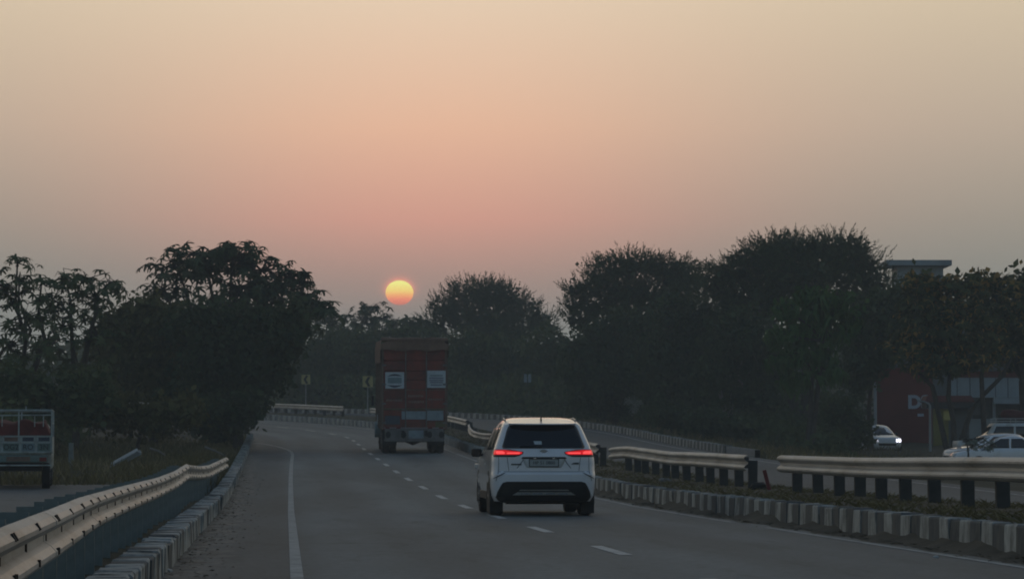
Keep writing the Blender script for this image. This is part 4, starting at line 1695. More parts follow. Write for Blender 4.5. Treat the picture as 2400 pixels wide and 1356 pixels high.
# lower bumper
lb = SB.patch([(.237, -.70, .70), (.27, -.80, .80), (.33, -.845, .845), (.42, -.825, .825), (.54, -.765, .765), (.59, -.73, .73), (.61, -.66, .66)], .012, 36, 3).obj('lower_bumper', MATS['black_plastic'], suv, smooth=True)
SB.patch([(.372, -.56, .56), (.425, -.47, .47)], .022, 10, 1).obj('skid_trim', MATS['galvanised_dull'], lb)
for xx in (-.33, -.11, .11, .33):
    SB.patch([(.385, xx - .09, xx + .09), (.412, xx - .08, xx + .08)], .03, 3, 1).obj('skid_bar', MATS['chrome'], lb)
SB.patch([(.448, -.45, .45), (.468, -.42, .42)], .018, 8, 1).obj('chrome_strip', MATS['galvanised_dull'], lb)
MB().box((0, .42, .235), (1.3, .30, .05)).box((0, 2.3, .262), (1.25, 3.2, .06)).obj('underside', MATS['black_plastic'], suv)
SB.patch([(1.265, -.155, -.03), (1.325, -.175, -.035)], .010, 3, 1).obj('window_patch', MATS['poster_white'], suv)  # small pale patch set on the rear glass


# ------------------------------------------------------------------ small parked cars
def small_car(label, loc, rz, lay, wins, head_mats=('head_off', 'head_off'), group=None, paint='white_paint', wheels_=(.75, 3.2), wr=.29):
    root = empty('parked_car', loc, rz, label=label, cat='car', group=group)
    B = Body(lay)
    B.mesh().obj('body', MATS[paint], root, smooth=True)
    for sd_ in ('left', 'right'):
        for w in wins:
            B.patch(w, .006, 5, 3, sd_).obj('side_window', MATS['tinted_glass'], root, smooth=True)
    zs = wins[0][0][0], wins[0][-1][0]
    hw0, hw1 = B.par(zs[0])[2], B.par(zs[1])[2]
    B.patch([(zs[0], -hw0 * .86, hw0 * .86), (zs[1], -hw1 * .84, hw1 * .84)], .006, 8, 5, 'front').obj('windscreen', MATS['tinted_glass'], root, smooth=True)
    B.patch([(zs[0], -hw0 * .82, hw0 * .82), (zs[1], -hw1 * .8, hw1 * .8)], .006, 8, 5, 'rear').obj('rear_window', MATS['tinted_glass'], root, smooth=True)
    hw = B.par(.6)[2]
    B.patch([(.40, -hw * .55, hw * .55), (.52, -hw * .6, hw * .6)], .008, 8, 2, 'front').obj('grille', MATS['black_plastic'], root)
    for sx, hm in zip((-1, 1), head_mats):
        B.patch([(.60, min(sx * hw * .58, sx * hw * .9), max(sx * hw * .58, sx * hw * .9)), (.74, min(sx * hw * .62, sx * hw * .93), max(sx * hw * .62, sx * hw * .93))], .012, 5, 3, 'front').obj('headlight', MATS[hm], root, smooth=True)
        B.patch([(.70, min(sx * hw * .68, sx * hw * .93), max(sx * hw * .68, sx * hw * .93)), (.9, min(sx * hw * .7, sx * hw * .93), max(sx * hw * .7, sx * hw * .93))], .01, 4, 3, 'rear').obj('tail_light', MATS['tail_red_dark'], root, smooth=True)
        yf = B.par(zs[0])[1]
        MB().box((sx * (hw + .08), yf - .5, zs[0] + .06), (.16, .08, .11)).obj('door_mirror', MATS['black_plastic'], root, bevel=.025)
        for yy in wheels_:
            wheel(root, sx * (hw - .09), yy, wr, .18, sx)
            n = 14
            v, f = [], []
            for k in range(n + 1):
                a = -.3 + (math.pi + .6) * k / n
                for rr in (wr + .005, wr + .065):
                    v.append((sx * (hw + .012), yy + rr * math.cos(a), wr + rr * math.sin(a)))
                    v.append((sx * (hw - .12), yy + rr * math.cos(a), wr + rr * math.sin(a)))
            for k in range(n):
                q = 4 * k
                f += [(q, q + 2, q + 6, q + 4), (q, q + 4, q + 5, q + 1), (q + 2, q + 3, q + 7, q + 6)]
            MB().add(v, f).obj('wheel_arch', MATS['black_plastic'], root)
    return root


HATCH = [(.20, .25, 3.55, .66, .3), (.26, .08, 3.68, .76, .3), (.42, .02, 3.74, .80, .28), (.62, .0, 3.74, .81, .26), (.76, .03, 3.66, .80, .26), (.84, .05, 3.4, .79, .26),
         (.91, .08, 2.95, .775, .26), (.97, .11, 2.75, .755, .26), (1.15, .22, 2.45, .70, .26), (1.34, .36, 2.1, .63, .26), (1.42, .46, 1.9, .58, .28), (1.47, .62, 1.65, .48, .28), (1.49, .85, 1.4, .3, .2)]
HW = [[(.95, .42, 1.30), (1.15, .55, 1.30), (1.34, .72, 1.28)], [(.95, 1.38, 2.45), (1.15, 1.38, 2.2), (1.34, 1.36, 1.92)]]
SEDAN = [(.20, .25, 4.1, .68, .3), (.26, .08, 4.22, .79, .3), (.42, .02, 4.28, .83, .28), (.62, .0, 4.28, .84, .26), (.76, .03, 4.2, .83, .26), (.86, .05, 3.9, .82, .26),
         (.93, .45, 3.35, .80, .28), (.99, .62, 3.1, .775, .28), (1.17, .95, 2.75, .72, .28), (1.36, 1.2, 2.4, .645, .28), (1.44, 1.35, 2.2, .59, .3), (1.49, 1.5, 2.0, .48, .28), (1.51, 1.6, 1.85, .3, .2)]
SW = [[(.97, 1.02, 1.86), (1.17, 1.15, 1.86), (1.36, 1.38, 1.84)], [(.97, 1.94, 2.9), (1.17, 1.94, 2.6), (1.36, 1.92, 2.28)]]
GC = 'white vehicles parked before the roadside buildings'


def at_px(px, D):
    x = (px - 1200) / F * D
    return (x, D, gz(x, D))


p_ = at_px(2468, 131)
small_car('white sedan parked sideways behind the rail at the right edge, dark side windows showing', (p_[0], p_[1] + 0, .30), R(88), SEDAN, SW, group=GC)
p_ = at_px(2400, 137)
small_car('small white hatchback facing left, its bonnet nearest the forked tree', (p_[0], p_[1], .42), R(112), HATCH, HW, group=GC)
p_ = at_px(2071, 160)
hx = p_[0]
small_car('white car coming towards the viewer with a headlight shining brightly', (hx - .5, 163.5, 1.02), R(180 + 10), HATCH, HW, ('head_lit', 'head_dim'))

# off-roader with luggage on its roof rack
mat('red_bundle', (.085, .020, .018), .85, var=.3, vscale=5)
p_ = at_px(2382, 145)
jp = empty('offroad_car', (p_[0] + 1.2, 145.5, .62), R(92), label='white boxy off-road car behind the sedan with dark red luggage on its roof', cat='car', group=GC)
JB = Body([(.35, .1, 3.9, .70, .15), (.45, .02, 4.0, .80, .15), (.8, 0, 4.02, .82, .14), (1.0, .0, 4.0, .82, .14), (1.06, .02, 2.9, .81, .14), (1.12, .03, 2.75, .80, .14), (1.7, .10, 2.35, .74, .14), (1.78, .14, 2.3, .72, .16), (1.82, .25, 2.2, .6, .2)])
JB.mesh().obj('body', MATS['white_paint_old'], jp, smooth=True)
for sd_ in ('left', 'right'):
    for w in ([(1.16, 1.42, 2.45), (1.66, 1.42, 2.22)], [(1.16, .85, 1.32), (1.66, .85, 1.32)], [(1.16, .25, .75), (1.66, .27, .75)]):
        JB.patch(w, .006, 4, 3, sd_).obj('side_window', MATS['tinted_glass'], jp, smooth=True)
JB.patch([(1.16, -.7, .7), (1.66, -.62, .62)], .006, 8, 4, 'front').obj('windscreen', MATS['tinted_glass'], jp)
for sx in (-1, 1):
    for yy in (.8, 3.2):
        wheel(jp, sx * .74, yy, .36, .2, sx)
rk = MB()
for yy in (.3, .8, 1.3, 1.8, 2.2):
    rk.tube([(-.62, yy, 1.90), (.62, yy, 1.90)], .018, 5)
for xx in (-.62, .62):
    rk.tube([(xx, .25, 1.90), (xx, 2.25, 1.90)], .02, 5)
    for yy in (.3, 1.3, 2.2):
        rk.tube([(xx, yy, 1.78), (xx, yy, 2.02)], .015, 5)
    rk.tube([(xx, .25, 2.02), (xx, 2.25, 2.02)], .016, 5)
rk.obj('roof_rack', MATS['white_paint_old'], jp)
bm = bmesh.new()
bmesh.ops.create_uvsphere(bm, u_segments=18, v_segments=12, radius=1)
for v in bm.verts:
    c_ = v.co
    k = max(abs(c_.x), abs(c_.y), abs(c_.z))
    c_ *= (.55 + .45 / max(k, .3)) * .75
    c_.x *= .56 + .03 * math.sin(c_.y * 5)
    c_.y *= .92
    c_.z = c_.z * .30 + .04 * math.sin(c_.y * 4 + c_.x * 3)
me = bpy.data.meshes.new('bundle')
bm.to_mesh(me)
bm.free()
bd = link('luggage_bundle', me, MATS['red_bundle'], smooth=True)
bd.location = jp.matrix_basis @ Vector((0, 1.2, 2.2))
bd.rotation_euler = (0, 0, R(92))
tag(bd, 'dark red luggage bundle lying on the roof rack of the off-road car', 'luggage')

# ------------------------------------------------------------------ the red truck
mat('truck_red', (.24, .052, .034), .75, var=.2, vscale=1.2, dirt=(.105, .048, .036), dscale=2.0, dlo=.42, dhi=.7)
mat('truck_red_dark', (.20, .050, .036), .75, var=.25, vscale=1.2, dirt=(.09, .048, .038), dscale=2.0, dlo=.42, dhi=.7)
mat('truck_frame', (.17, .115, .085), .8, var=.25, vscale=3)
mat('side_tan', (.30, .26, .21), .85, var=.2, vscale=1.2, dirt=(.17, .14, .11), dscale=1.0)
mat('tarp_brown', (.20, .125, .088), .9, var=.25, vscale=2.5, bump=.5, bscale=5)
mat('truck_grey', (.15, .145, .14), .85, var=.3, vscale=4)
mat('poster_teal', (.19, .26, .28), .7, var=.1, vscale=4)
mat('poster_ink', (.05, .065, .09), .7)
mat('poster_violet', (.19, .20, .25), .7)
mat('pale_board', (.24, .295, .32), .75, var=.18, vscale=4)
mat('faded_letter', (.24, .17, .14), .8, var=.2, vscale=8)
mat('mustard', (.10, .085, .035), .8, var=.3, vscale=5)
tu = 128.0
tp_ = P(tu, 1.80)
tr = empty('cargo_truck', tuple(tp_), head(tu), label='tall dark red cargo truck with brown tarpaulin driving away ahead of the white car', cat='truck', rx=math.atan(slope(tu)))
tr.scale = (1.04, 1.04, 1.04)
MB().box((-1.23, 3.3, 2.55), (.06, 6.5, 3.2)).obj('side_wall', MATS['side_tan'], tr)
MB().box((1.23, 3.3, 2.55), (.06, 6.5, 3.2)).box((0, 6.55, 2.55), (2.46, .06, 3.2)).box((0, 3.3, .98), (2.46, 6.5, .10)).obj('cargo_box', MATS['truck_red_dark'], tr)
for sx in (-1, 1):
    for k in range(7):
        MB().box((sx * 1.28, .15 + k * 1.05, 2.5), (.05, .08, 3.1)).obj('side_rib', MATS['truck_frame'], tr)
    for z in (1.35, 2.15, 2.95, 3.6):
        MB().box((sx * 1.268, 3.3, z), (.03, 6.4, .07)).obj('side_rail', MATS['truck_frame'], tr)
xs = [(-1.20, -.35), (-.32, .46), (.49, 1.20)]
zs_ = [(1.02, 1.40), (1.42, 1.74), (1.76, 2.10), (2.12, 2.48), (2.50, 2.86), (2.88, 3.22), (3.24, 3.62), (3.64, 4.10)]
for i, (a, b) in enumerate(xs):
    for k, (c, d) in enumerate(zs_):
        MB().box(((a + b) / 2, .01 + rnd.uniform(-.006, .006), (c + d) / 2), (b - a, .05, d - c)).obj('door_plank', MATS['truck_red' if (i + k) % 3 else 'truck_red_dark'], tr, bevel=.012, seg=1)
for x in (-1.225, -.335, .475, 1.225):
    MB().box((x, -.022, 2.55), (.05, .05, 3.15)).obj('door_post', MATS['truck_frame'], tr)
for z in (1.75, 2.49):
    MB().box((0, -.02, z), (2.4, .035, .035)).obj('door_bar', MATS['truck_frame'], tr)


def rect(nm, x0, x1, z0, z1, m, parent, y=-.055, t_=.012):
    return MB().box(((x0 + x1) / 2, y, (z0 + z1) / 2), (x1 - x0, t_, z1 - z0)).obj(nm, MATS[m], parent)


po = rect('poster', -1.14, -.40, 2.54, 3.18, 'poster_white', tr)
arc = [(-.30 + .6 * k / 10, .10 + .10 * math.sin(math.pi * k / 10)) for k in range(11)] + [(.30 - .6 * k / 10, .10 + .02 * math.sin(math.pi * k / 10)) for k in range(11)]
MB().prism([(-.77 + x, 2.95 + z - .04) for x, z in arc], -.066, -.06).obj('printed_arc', MATS['poster_ink'], po)
MB().prism([(-.77 + x, 2.76 - z + .02) for x, z in arc], -.066, -.06).obj('printed_arc', MATS['poster_ink'], po)
rect('printed_band', -1.04, -.50, 2.74, 2.97, 'poster_teal', po, -.062, .004)
po = rect('poster', .50, 1.22, 2.57, 3.24, 'poster_white', tr, -.06)
for z, w, mname in ((3.05, .5, 'poster_teal'), (2.95, .56, 'poster_violet'), (2.86, .56, 'poster_violet'), (2.78, .5, 'poster_violet'), (2.68, .45, 'poster_violet')):
    rect('printed_line', .86 - w / 2, .86 + w / 2, z - .028, z + .028, mname, po, -.0685, .004)
for (x0, x1, z) in ((-1.10, -.45, 2.08), (-.25, .40, 2.25), (-.22, .38, 2.02), (.55, 1.15, 2.12)):
    lt = MB()
    x = x0
    while x < x1 - .04:
        w = rnd.uniform(.035, .075)
        lt.box((x + w / 2, -.022, z + rnd.uniform(-.006, .006)), (w, .01, rnd.uniform(.06, .09)))
        x += w + .022
    lt.obj('faded_lettering', MATS['faded_letter'], tr)['kind'] = 'stuff'
rect('pale_board', -.50, .46, 1.34, 1.66, 'pale_board', tr, -.05)
rect('pale_board', .50, 1.14, 1.30, 1.68, 'pale_board', tr, -.05)
rect('pale_board', -1.15, -.56, 1.14, 1.48, 'poster_ink', tr, -.05)
rect('pale_board', .82, 1.20, 1.02, 1.26, 'mustard', tr, -.05)
for x in (-.345, .465):
    MB().tube([(x, -.075, 1.05), (x, -.075, 3.9)], .022, 6).obj('lock_rod', MATS['truck_grey'], tr)
for z in (1.2, 1.95, 2.7, 3.45):
    for x in (-1.19, 1.19):
        MB().box((x, -.06, z), (.16, .04, .07)).obj('door_hinge', MATS['truck_grey'], tr)
for x in (-.40, .52):
    MB().box((x, -.10, 1.72), (.22, .04, .05), ry=.25).obj('door_latch', MATS['truck_grey'], tr)
for x in (-1.05, -.62, .62, 1.05):
    rect('reflector', x - .08, x + .08, .985, 1.03, 'tail_red_dark', tr, -.075)
rect('painted_stripe', -1.19, 1.19, 1.695, 1.735, 'mustard', tr, -.045)
rect('painted_stripe', -1.19, 1.19, 1.0, 1.015, 'poster_white', tr, -.06)
# tarpaulin over the top, with a wavy hem
v, f = [], []
sec = []
xsr = [-1.33, -1.34, -1.30, -1.15, -.6, 0, .6, 1.15, 1.30, 1.34, 1.33]
zsr = [3.55, 4.15, 4.40, 4.46, 4.49, 4.51, 4.50, 4.47, 4.42, 4.15, 3.75]
for j, y in enumerate(np.linspace(-.10, 6.7, 15)):
    for x, z in zip(xsr, zsr):
        w = .03 * math.sin(y * 3 + x * 2) + (.05 * math.sin(y * 4.2 + x) if z < 3.9 else 0)
        v.append((x, y, z + w))
nn_ = len(xsr)
for j in range(14):
    for k in range(nn_ - 1):
        f.append((j * nn_ + k, j * nn_ + k + 1, (j + 1) * nn_ + k + 1, (j + 1) * nn_ + k))
# rear flap
for k, x in enumerate(np.linspace(-1.32, 1.32, 13)):
    zt = float(np.interp(x, [-1.34, -1.30, 0, 1.3, 1.34], [4.15, 4.38, 4.48, 4.40, 4.15]))
    v += [(x, -.11, zt), (x, -.13 - .015 * math.sin(k * 1.7), 4.03 + .035 * math.sin(k * 1.3) + .02 * math.sin(k * 3.1))]
b0 = 15 * nn_
for k in range(12):
    f.append((b0 + 2 * k, b0 + 2 * k + 1, b0 + 2 * k + 3, b0 + 2 * k + 2))
MB().add(v, f).obj('tarpaulin', MATS['tarp_brown'], tr, smooth=False)
v, f = [], []
for k, x in enumerate(np.linspace(-1.31, 1.31, 13)):
    v += [(x, -.14, 4.40 + .02 * math.sin(k)), (x, -.15, 4.48 + .02 * math.sin(k * 2)), (x, -.02, 4.53 + .015 * math.sin(k * 1.5)), (x, .1, 4.46)]
for k in range(12):
    for j in range(3):
        f.append((4 * k + j, 4 * k + j + 1, 4 * k + 5 + j, 4 * k + 4 + j))
MB().add(v, f).obj('tarpaulin_roll', MATS['tarp_brown'], tr, smooth=True)
# bumper and lights
bu = MB().box((0, -.02, .74), (2.30, .10, .46)).obj('rear_bumper', MATS['truck_grey'], tr, bevel=.02)
MB().box((0, -.06, .52), (2.36, .08, .08)).obj('under_bar', MATS['truck_grey'], tr)
for x in (-1.02, -.42, .60, 1.06):
    MB().prism([(x + .10 * math.cos(a), .74 + .13 * math.sin(a)) for a in np.linspace(0, 2 * math.pi, 12, endpoint=False)], -.10, -.06).obj('lamp_housing', MATS['black_plastic'], bu)
rect('number_plate', -.22, .36, .60, .90, 'pale_board', bu, -.078)
for sx in (-1, 1):
    MB().box((sx * .45, 3.2, .80), (.10, 7.2, .22)).obj('chassis_rail', MATS['black_plastic'], tr)
    for yy in (1.25, 2.55, 7.5):
        for xo in ((.80, 1.08) if yy < 5 else (1.0,)):
            wheel(tr, sx * xo, yy, .50, .25, sx, 'truck_grey')
    MB().box((sx * .94, .72, .62), (.56, .02, .62)).obj('mud_flap', MATS['black_plastic'], tr)
for yy in (1.25, 2.55):
    MB().tube([(-1.0, yy, .52), (-.3, yy, .52), (0, yy, .52), (.3, yy, .52), (1.0, yy, .52)], [.09, .10, .23, .10, .09], 10).obj('axle', MATS['black_plastic'], tr)
MB().box((0, .55, .50), (1.9, .08, .12)).obj('underrun_bar', MATS['black_plastic'], tr)
MB().lathe_x([(-.32, .30), (-.30, .33), (.30, .33), (.32, .30)], (-1.08, 4.6, .88), 14).obj('fuel_tank', MATS['poster_teal'], tr)
MB().box((-1.30, 3.9, 1.28), (.03, 1.0, .40)).obj('side_board', MATS['pale_board'], tr)
cb = Body([(.55, 7.0, 8.7, 1.12, .15), (.75, 6.95, 8.8, 1.18, .18), (1.6, 6.95, 8.8, 1.20, .2), (2.6, 7.0, 8.55, 1.12, .22), (2.75, 7.05, 8.4, 1.0, .25)])
cab = cb.mesh().obj('cab', MATS['truck_red'], tr, smooth=True)
cb.patch([(1.7, -1.02, 1.02), (2.5, -.95, .95)], .008, 8, 4, 'front').obj('windscreen', MATS['tinted_glass'], cab)
for sx, sd_ in ((-1, 'left'), (1, 'right')):
    cb.patch([(1.65, 7.5, 8.4), (2.4, 7.55, 8.25)], .008, 4, 3, sd_).obj('side_window', MATS['tinted_glass'], cab)
    MB().box((sx * 1.36, 8.6, 2.0), (.10, .16, .42)).obj('mirror', MATS['black_plastic'], cab)

# ------------------------------------------------------------------ pickup at the left edge
mat('pickup_white', (.36, .42, .41), .6, var=.15, vscale=4, dirt=(.15, .15, .13), dscale=3)
mat('pickup_teal', (.13, .19, .175), .6, var=.1, vscale=4)
mat('bundle_maroon', (.12, .026, .022), .9, var=.3, vscale=3, bump=.5, bscale=6)
PD = 80.0
pkx = (45 - 1200) / F * PD
pgz = gz(pkx, PD)
pk = empty('pickup_truck', (pkx, PD, pgz + .02), head(80) + .05, label='old white pickup with rail frame and painted tailgate letters parked at the left edge', cat='pickup truck')
MB().box((0, 1.3, .93), (1.66, 2.6, .10)).box((-.82, 1.3, 1.15), (.05, 2.6, .40)).box((.82, 1.3, 1.15), (.05, 2.6, .40)).obj('cargo_bed', MATS['pickup_white'], pk)
tg = MB().box((0, -.02, 1.14), (1.70, .05, .44)).obj('tailgate', MATS['pickup_white'], pk)
for k, (x0, x1, txt) in enumerate(((-.82, -.44, 'JL'), (-.40, .02, 'OG2'), (.06, .42, 'RO'), (.46, .82, '3N'))):
    pn = MB().box(((x0 + x1) / 2, -.05, 1.075), (x1 - x0 - .03, .012, .20)).obj('letter_panel', MATS['pickup_teal' if k % 2 else 'poster_teal'], tg)
    lo = link('lettering', text_mesh(txt, .19, .003), MATS['number_black'], pn)
    lo.location = ((x0 + x1) / 2, -.06, 1.075)
    MB().box(((x0 + x1) / 2, -.05, 1.28), (x1 - x0 - .08, .012, .10)).obj('upper_panel', MATS['truck_frame' if k == 1 else 'poster_ink'], tg)
for z in (.95, 1.195, 1.36):
    MB().box((0, -.055, z), (1.72, .03, .03)).obj('tailgate_rail', MATS['pickup_white'], tg)
fr = MB()
for x in (-.83, 0.0, .83):
    fr.tube([(x, .02, 1.3), (x, .02, 2.02)], .022, 6)
    fr.tube([(x, 2.5, 1.3), (x, 2.5, 2.02)], .022, 6)
for y in (.02, 1.25, 2.5):
    fr.tube([(-.83, y, 2.02), (.83, y, 2.02)], .024, 6)
fr.tube([(-.83, .02, 1.88), (.83, .02, 1.90)], .018, 6)
for x in (-.83, .83):
    fr.tube([(x, .02, 2.02), (x, 2.5, 2.02)], .024, 6)
    fr.tube([(x, .02, 1.7), (x, 2.5, 1.7)], .018, 6)
    fr.tube([(x, 1.25, 1.3), (x, 1.25, 2.02)], .02, 6)
fr.tube([(.18, .02, 2.02), (.18, .02, 2.12)], .018, 6)
for x in (-.42, .4, .62):
    fr.tube([(x, .02, 1.6), (x, .02, 1.9)], .014, 5)
fr.obj('rail_frame', MATS['pickup_white'], pk)
bp_ = MB().box((0, -.12, .78), (1.5, .10, .18)).obj('rear_bumper', MATS['pickup_teal'], pk, bevel=.02)
rect('number_plate', -.30, .30, .72, .84, 'truck_frame', bp_, -.18)
for sx in (-1, 1):
    rect('tail_light', sx * .62 - .09, sx * .62 + .09, .72, .82, 'tail_red_dark', bp_, -.18)
    for yy in (.75, 3.3):
        wheel(pk, sx * .68, yy, .34, .20, sx, 'truck_grey')
MB().box((0, -.13, .62), (1.66, .04, .035)).obj('step_bar', MATS['pickup_white'], pk)
MB().box((0, 1.6, .58), (1.2, 3.2, .20)).obj('chassis', MATS['black_plastic'], pk)
pc = Body([(.45, 2.65, 4.5, .74, .15), (.6, 2.62, 4.6, .80, .15), (1.05, 2.62, 4.55, .81, .16), (1.12, 2.64, 3.9, .80, .16), (1.62, 2.7, 3.45, .72, .18), (1.75, 2.8, 3.3, .62, .2)])
cab2 = pc.mesh().obj('cab', MATS['pickup_white'], pk, smooth=True)
pc.patch([(1.2, -.66, .66), (1.6, -.58, .58)], .006, 6, 3, 'rear').obj('rear_window', MATS['tinted_glass'], cab2)
for sd_ in ('left', 'right'):
    pc.patch([(1.17, 2.85, 3.65), (1.58, 2.9, 3.4)], .006, 4, 3, sd_).obj('side_window', MATS['tinted_glass'], cab2)
v, f = [], []
for j, y in enumerate([.03, .05, .25, .6, 1.0, 1.4, 1.8, 2.15, 2.4]):
    for k, x in enumerate(np.linspace(-.79, .78, 13)):
        e_ = min(1, min(k + .9, 12.9 - k) / 1.5) * (0 if j == 0 else min(1, min(j + .4, 8 - j) / 1.5))
        v.append((x, y, 1.02 + e_ * (.70 + .05 * math.sin(x * 5 + y * 3) + .04 * math.sin(x * 11))))
for j in range(8):
    for k in range(12):
        f.append((j * 13 + k, j * 13 + k + 1, (j + 1) * 13 + k + 1, (j + 1) * 13 + k))
ld = MB().add(v, f).obj('covered_load', MATS['bundle_maroon'], None, smooth=True)
ld.location = pk.location
ld.rotation_euler = pk.rotation_euler
tag(ld, 'dark maroon covered load lying in the bed of the old white pickup', 'load')

# ------------------------------------------------------------------ chevron signs
mat('sign_yellow', (.40, .34, .13), .6, var=.12, vscale=6)
mat('sign_black', (.015, .015, .014), .6)
GS = 'yellow chevron signs on the bend'


def chevron(px, py, D, size, label, pole=True):
    w = W(px, py, D)
    z0 = gz(w.x, w.y)
    root = empty('chevron_sign', (w.x, w.y, z0), .05, label=label, cat='road sign', group=GS)
    h = w.z - z0
    MB().box((0, .05, h / 2 + .1), (.07, .07, h + size * .4)).obj('post', MATS['galvanised_dull'], root)
    s2 = size / 2
    pn = MB().box((0, 0, h), (size, .02, size * 1.08)).obj('panel', MATS['sign_yellow'], root, bevel=.004, seg=1)
    k = s2 * .92
    MB().prism([(-.05 * size - .22 * size, h), (.05 * size - .05 * size, h + k), (.32 * size - .05 * size, h + k), (.0 + .02 * size, h), (.27 * size, h - k), (0, h - k)], -.018, -.012).obj('arrow', MATS['sign_black'], pn)
    return root


chevron(862, 894, 203, .66, 'yellow and black chevron sign on a post nearest the truck')
chevron(717, 889, 224, .62, 'yellow and black chevron sign farther left on the bend')

# far twin-panelled grey board seen between trees
w = W(1236, 886, 210)
root = empty('signboard', (w.x, w.y, gz(w.x, w.y)), label='two narrow grey panels of a far signboard above the white car', cat='signboard')
h = w.z - root.location.z
for dx in (-.13, .15):
    MB().box((dx, 0, h), (.20, .03, .55)).obj('panel', MATS['pale_board'], root)
MB().box((0, .05, h / 2), (.06, .05, h)).obj('post', MATS['post_steel'], root)

# ------------------------------------------------------------------ roadside buildings at right
mat('wall_red', (.16, .030, .022), .85, var=.18, vscale=.9)
mat('letter_white', (.42, .45, .50), .6)
mat('fascia_white', (.27, .32, .34), .6, var=.12, vscale=1.5)
mat('fascia_seam', (.03, .035, .04), .8)
mat('wall_grey', (.105, .115, .11), .9, var=.2, vscale=.8)
mat('wall_pale', (.30, .34, .36), .85, var=.12, vscale=.8, dirt=(.2, .21, .2), dscale=.7)
mat('roof_red', (.13, .030, .022), .75, var=.2, vscale=2)
mat('wall_yellow', (.20, .18, .045), .85, var=.2, vscale=1.2)
mat('booth_lamp', (.30, .29, .10), .6, emit=(.5, .48, .14), estr=.03)
D = 176.0
a = W(2050, 1056, D)
b = W(2186, 1056, D)
z0 = gz((a.x + b.x) / 2, D) - .1
top = W(0, 862, D).z
rb = empty('red_wall', ((a.x + b.x) / 2, D, z0), label='dark red shop wall with large white letters behind the headlight car', cat='wall')
MB().box((0, .15, (top - z0) / 2), (b.x - a.x, .3, top - z0)).obj('wall_face', MATS['wall_red'], rb)
lo = link('lettering', text_mesh('DS', 1.0, .05, .045), MATS['letter_white'], rb)
lc_ = W(2152, 943, D)
lo.location = (lc_.x - rb.location.x, -.03, lc_.z - z0)
sb_ = W(2157, 972, D)
MB().box((sb_.x - rb.location.x, -.02, sb_.z - z0), (.35, .03, .16)).obj('small_sign', MATS['letter_white'], rb)
# white fascia building
D = 182.0
a = W(2228, 1056, D)
b = W(2470, 1056, D)
xc = (a.x + b.x) / 2
z0 = gz(xc, D) - .1
sh = empty('shop_building', (xc, D, z0), label='shop with a long white panelled fascia and red top strip at the right edge', cat='building')
wdt = b.x - a.x


def zz(py):
    return W(0, py, D).z - z0


MB().box((0, 1.2, zz(870) / 2), (wdt, .3, zz(870))).obj('back_wall', MATS['wall_grey'], sh)
MB().box((0, .6, zz(866)), (wdt + .3, 1.8, .12)).obj('canopy_roof', MATS['wall_grey'], sh)
MB().box((0, -.06, (zz(870) + zz(884)) / 2), (wdt, .10, zz(870) - zz(884))).obj('top_strip', MATS['roof_red'], sh)
edges = [2228, 2243, 2273, 2303, 2333, 2362, 2392, 2422, 2470]
for e0, e1 in zip(edges, edges[1:]):
    x0, x1 = W(e0, 0, D).x - xc, W(e1, 0, D).x - xc
    MB().box(((x0 + x1) / 2, 0, (zz(885) + zz(931)) / 2), (x1 - x0 - .05, .08, zz(885) - zz(931))).obj('fascia_panel', MATS['fascia_white'], sh)
MB().box((0, .06, (zz(885) + zz(931)) / 2), (wdt, .03, zz(885) - zz(931))).obj('fascia_backing', MATS['fascia_seam'], sh)
x0 = W(2325, 0, D).x - xc
MB().box(((x0 + wdt / 2) / 2, -.35, (zz(932) + zz(946)) / 2), (wdt / 2 - x0, .5, zz(932) - zz(946))).obj('awning', MATS['fascia_white'], sh)
for px in (2236, 2330, 2395, 2450):
    MB().box((W(px, 0, D).x - xc, .1, zz(931) / 2), (.16, .16, zz(931))).obj('pillar', MATS['wall_pale'], sh)
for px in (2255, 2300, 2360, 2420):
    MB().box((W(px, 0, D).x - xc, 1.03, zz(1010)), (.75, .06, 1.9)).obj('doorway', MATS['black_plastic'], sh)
# pale board standing behind the cars
D = 152.0
w = W(2302, 1004, D)
bo = empty('white_board', (w.x, D, gz(w.x, D)), label='plain pale board standing behind the off-road car and the forked tree', cat='board')
h = w.z - bo.location.z
MB().box((0, 0, h), (1.30, .05, .95)).obj('panel', MATS['fascia_white'], bo)
for sx in (-.55, .55):
    MB().box((sx, .04, h / 2 - .2), (.06, .05, h - .2)).obj('leg', MATS['post_steel'], bo)
# booth with red roof and yellow wall
D = 170.0
w = W(2222, 1000, D)
z0 = gz(w.x, D) - .05
bt = empty('guard_booth', (w.x, D, z0), label='small booth with dark red roof and yellow wall beside the forked tree', cat='booth')


def zb(py):
    return W(0, py, D).z - z0


MB().box((.35, .9, zb(955) / 2), (2.0, 1.6, zb(955))).obj('booth_wall', MATS['wall_grey'], bt)
MB().box((-.42, -.02, zb(955) / 2), (.80, .3, zb(955))).obj('yellow_wall', MATS['wall_yellow'], bt)
MB().box((-.10, -.19, (zb(962) + zb(984)) / 2), (.36, .04, zb(962) - zb(984))).obj('lit_window', MATS['booth_lamp'], bt)
MB().box((0, .5, (zb(927) + zb(942)) / 2), (2.7, 2.2, zb(927) - zb(942)), taper=.88).obj('roof', MATS['roof_red'], bt)
MB().box((0, .5, (zb(942) + zb(957)) / 2), (2.5, 2.0, zb(942) - zb(957) - .01)).obj('roof_band', MATS['dark_trim'], bt)
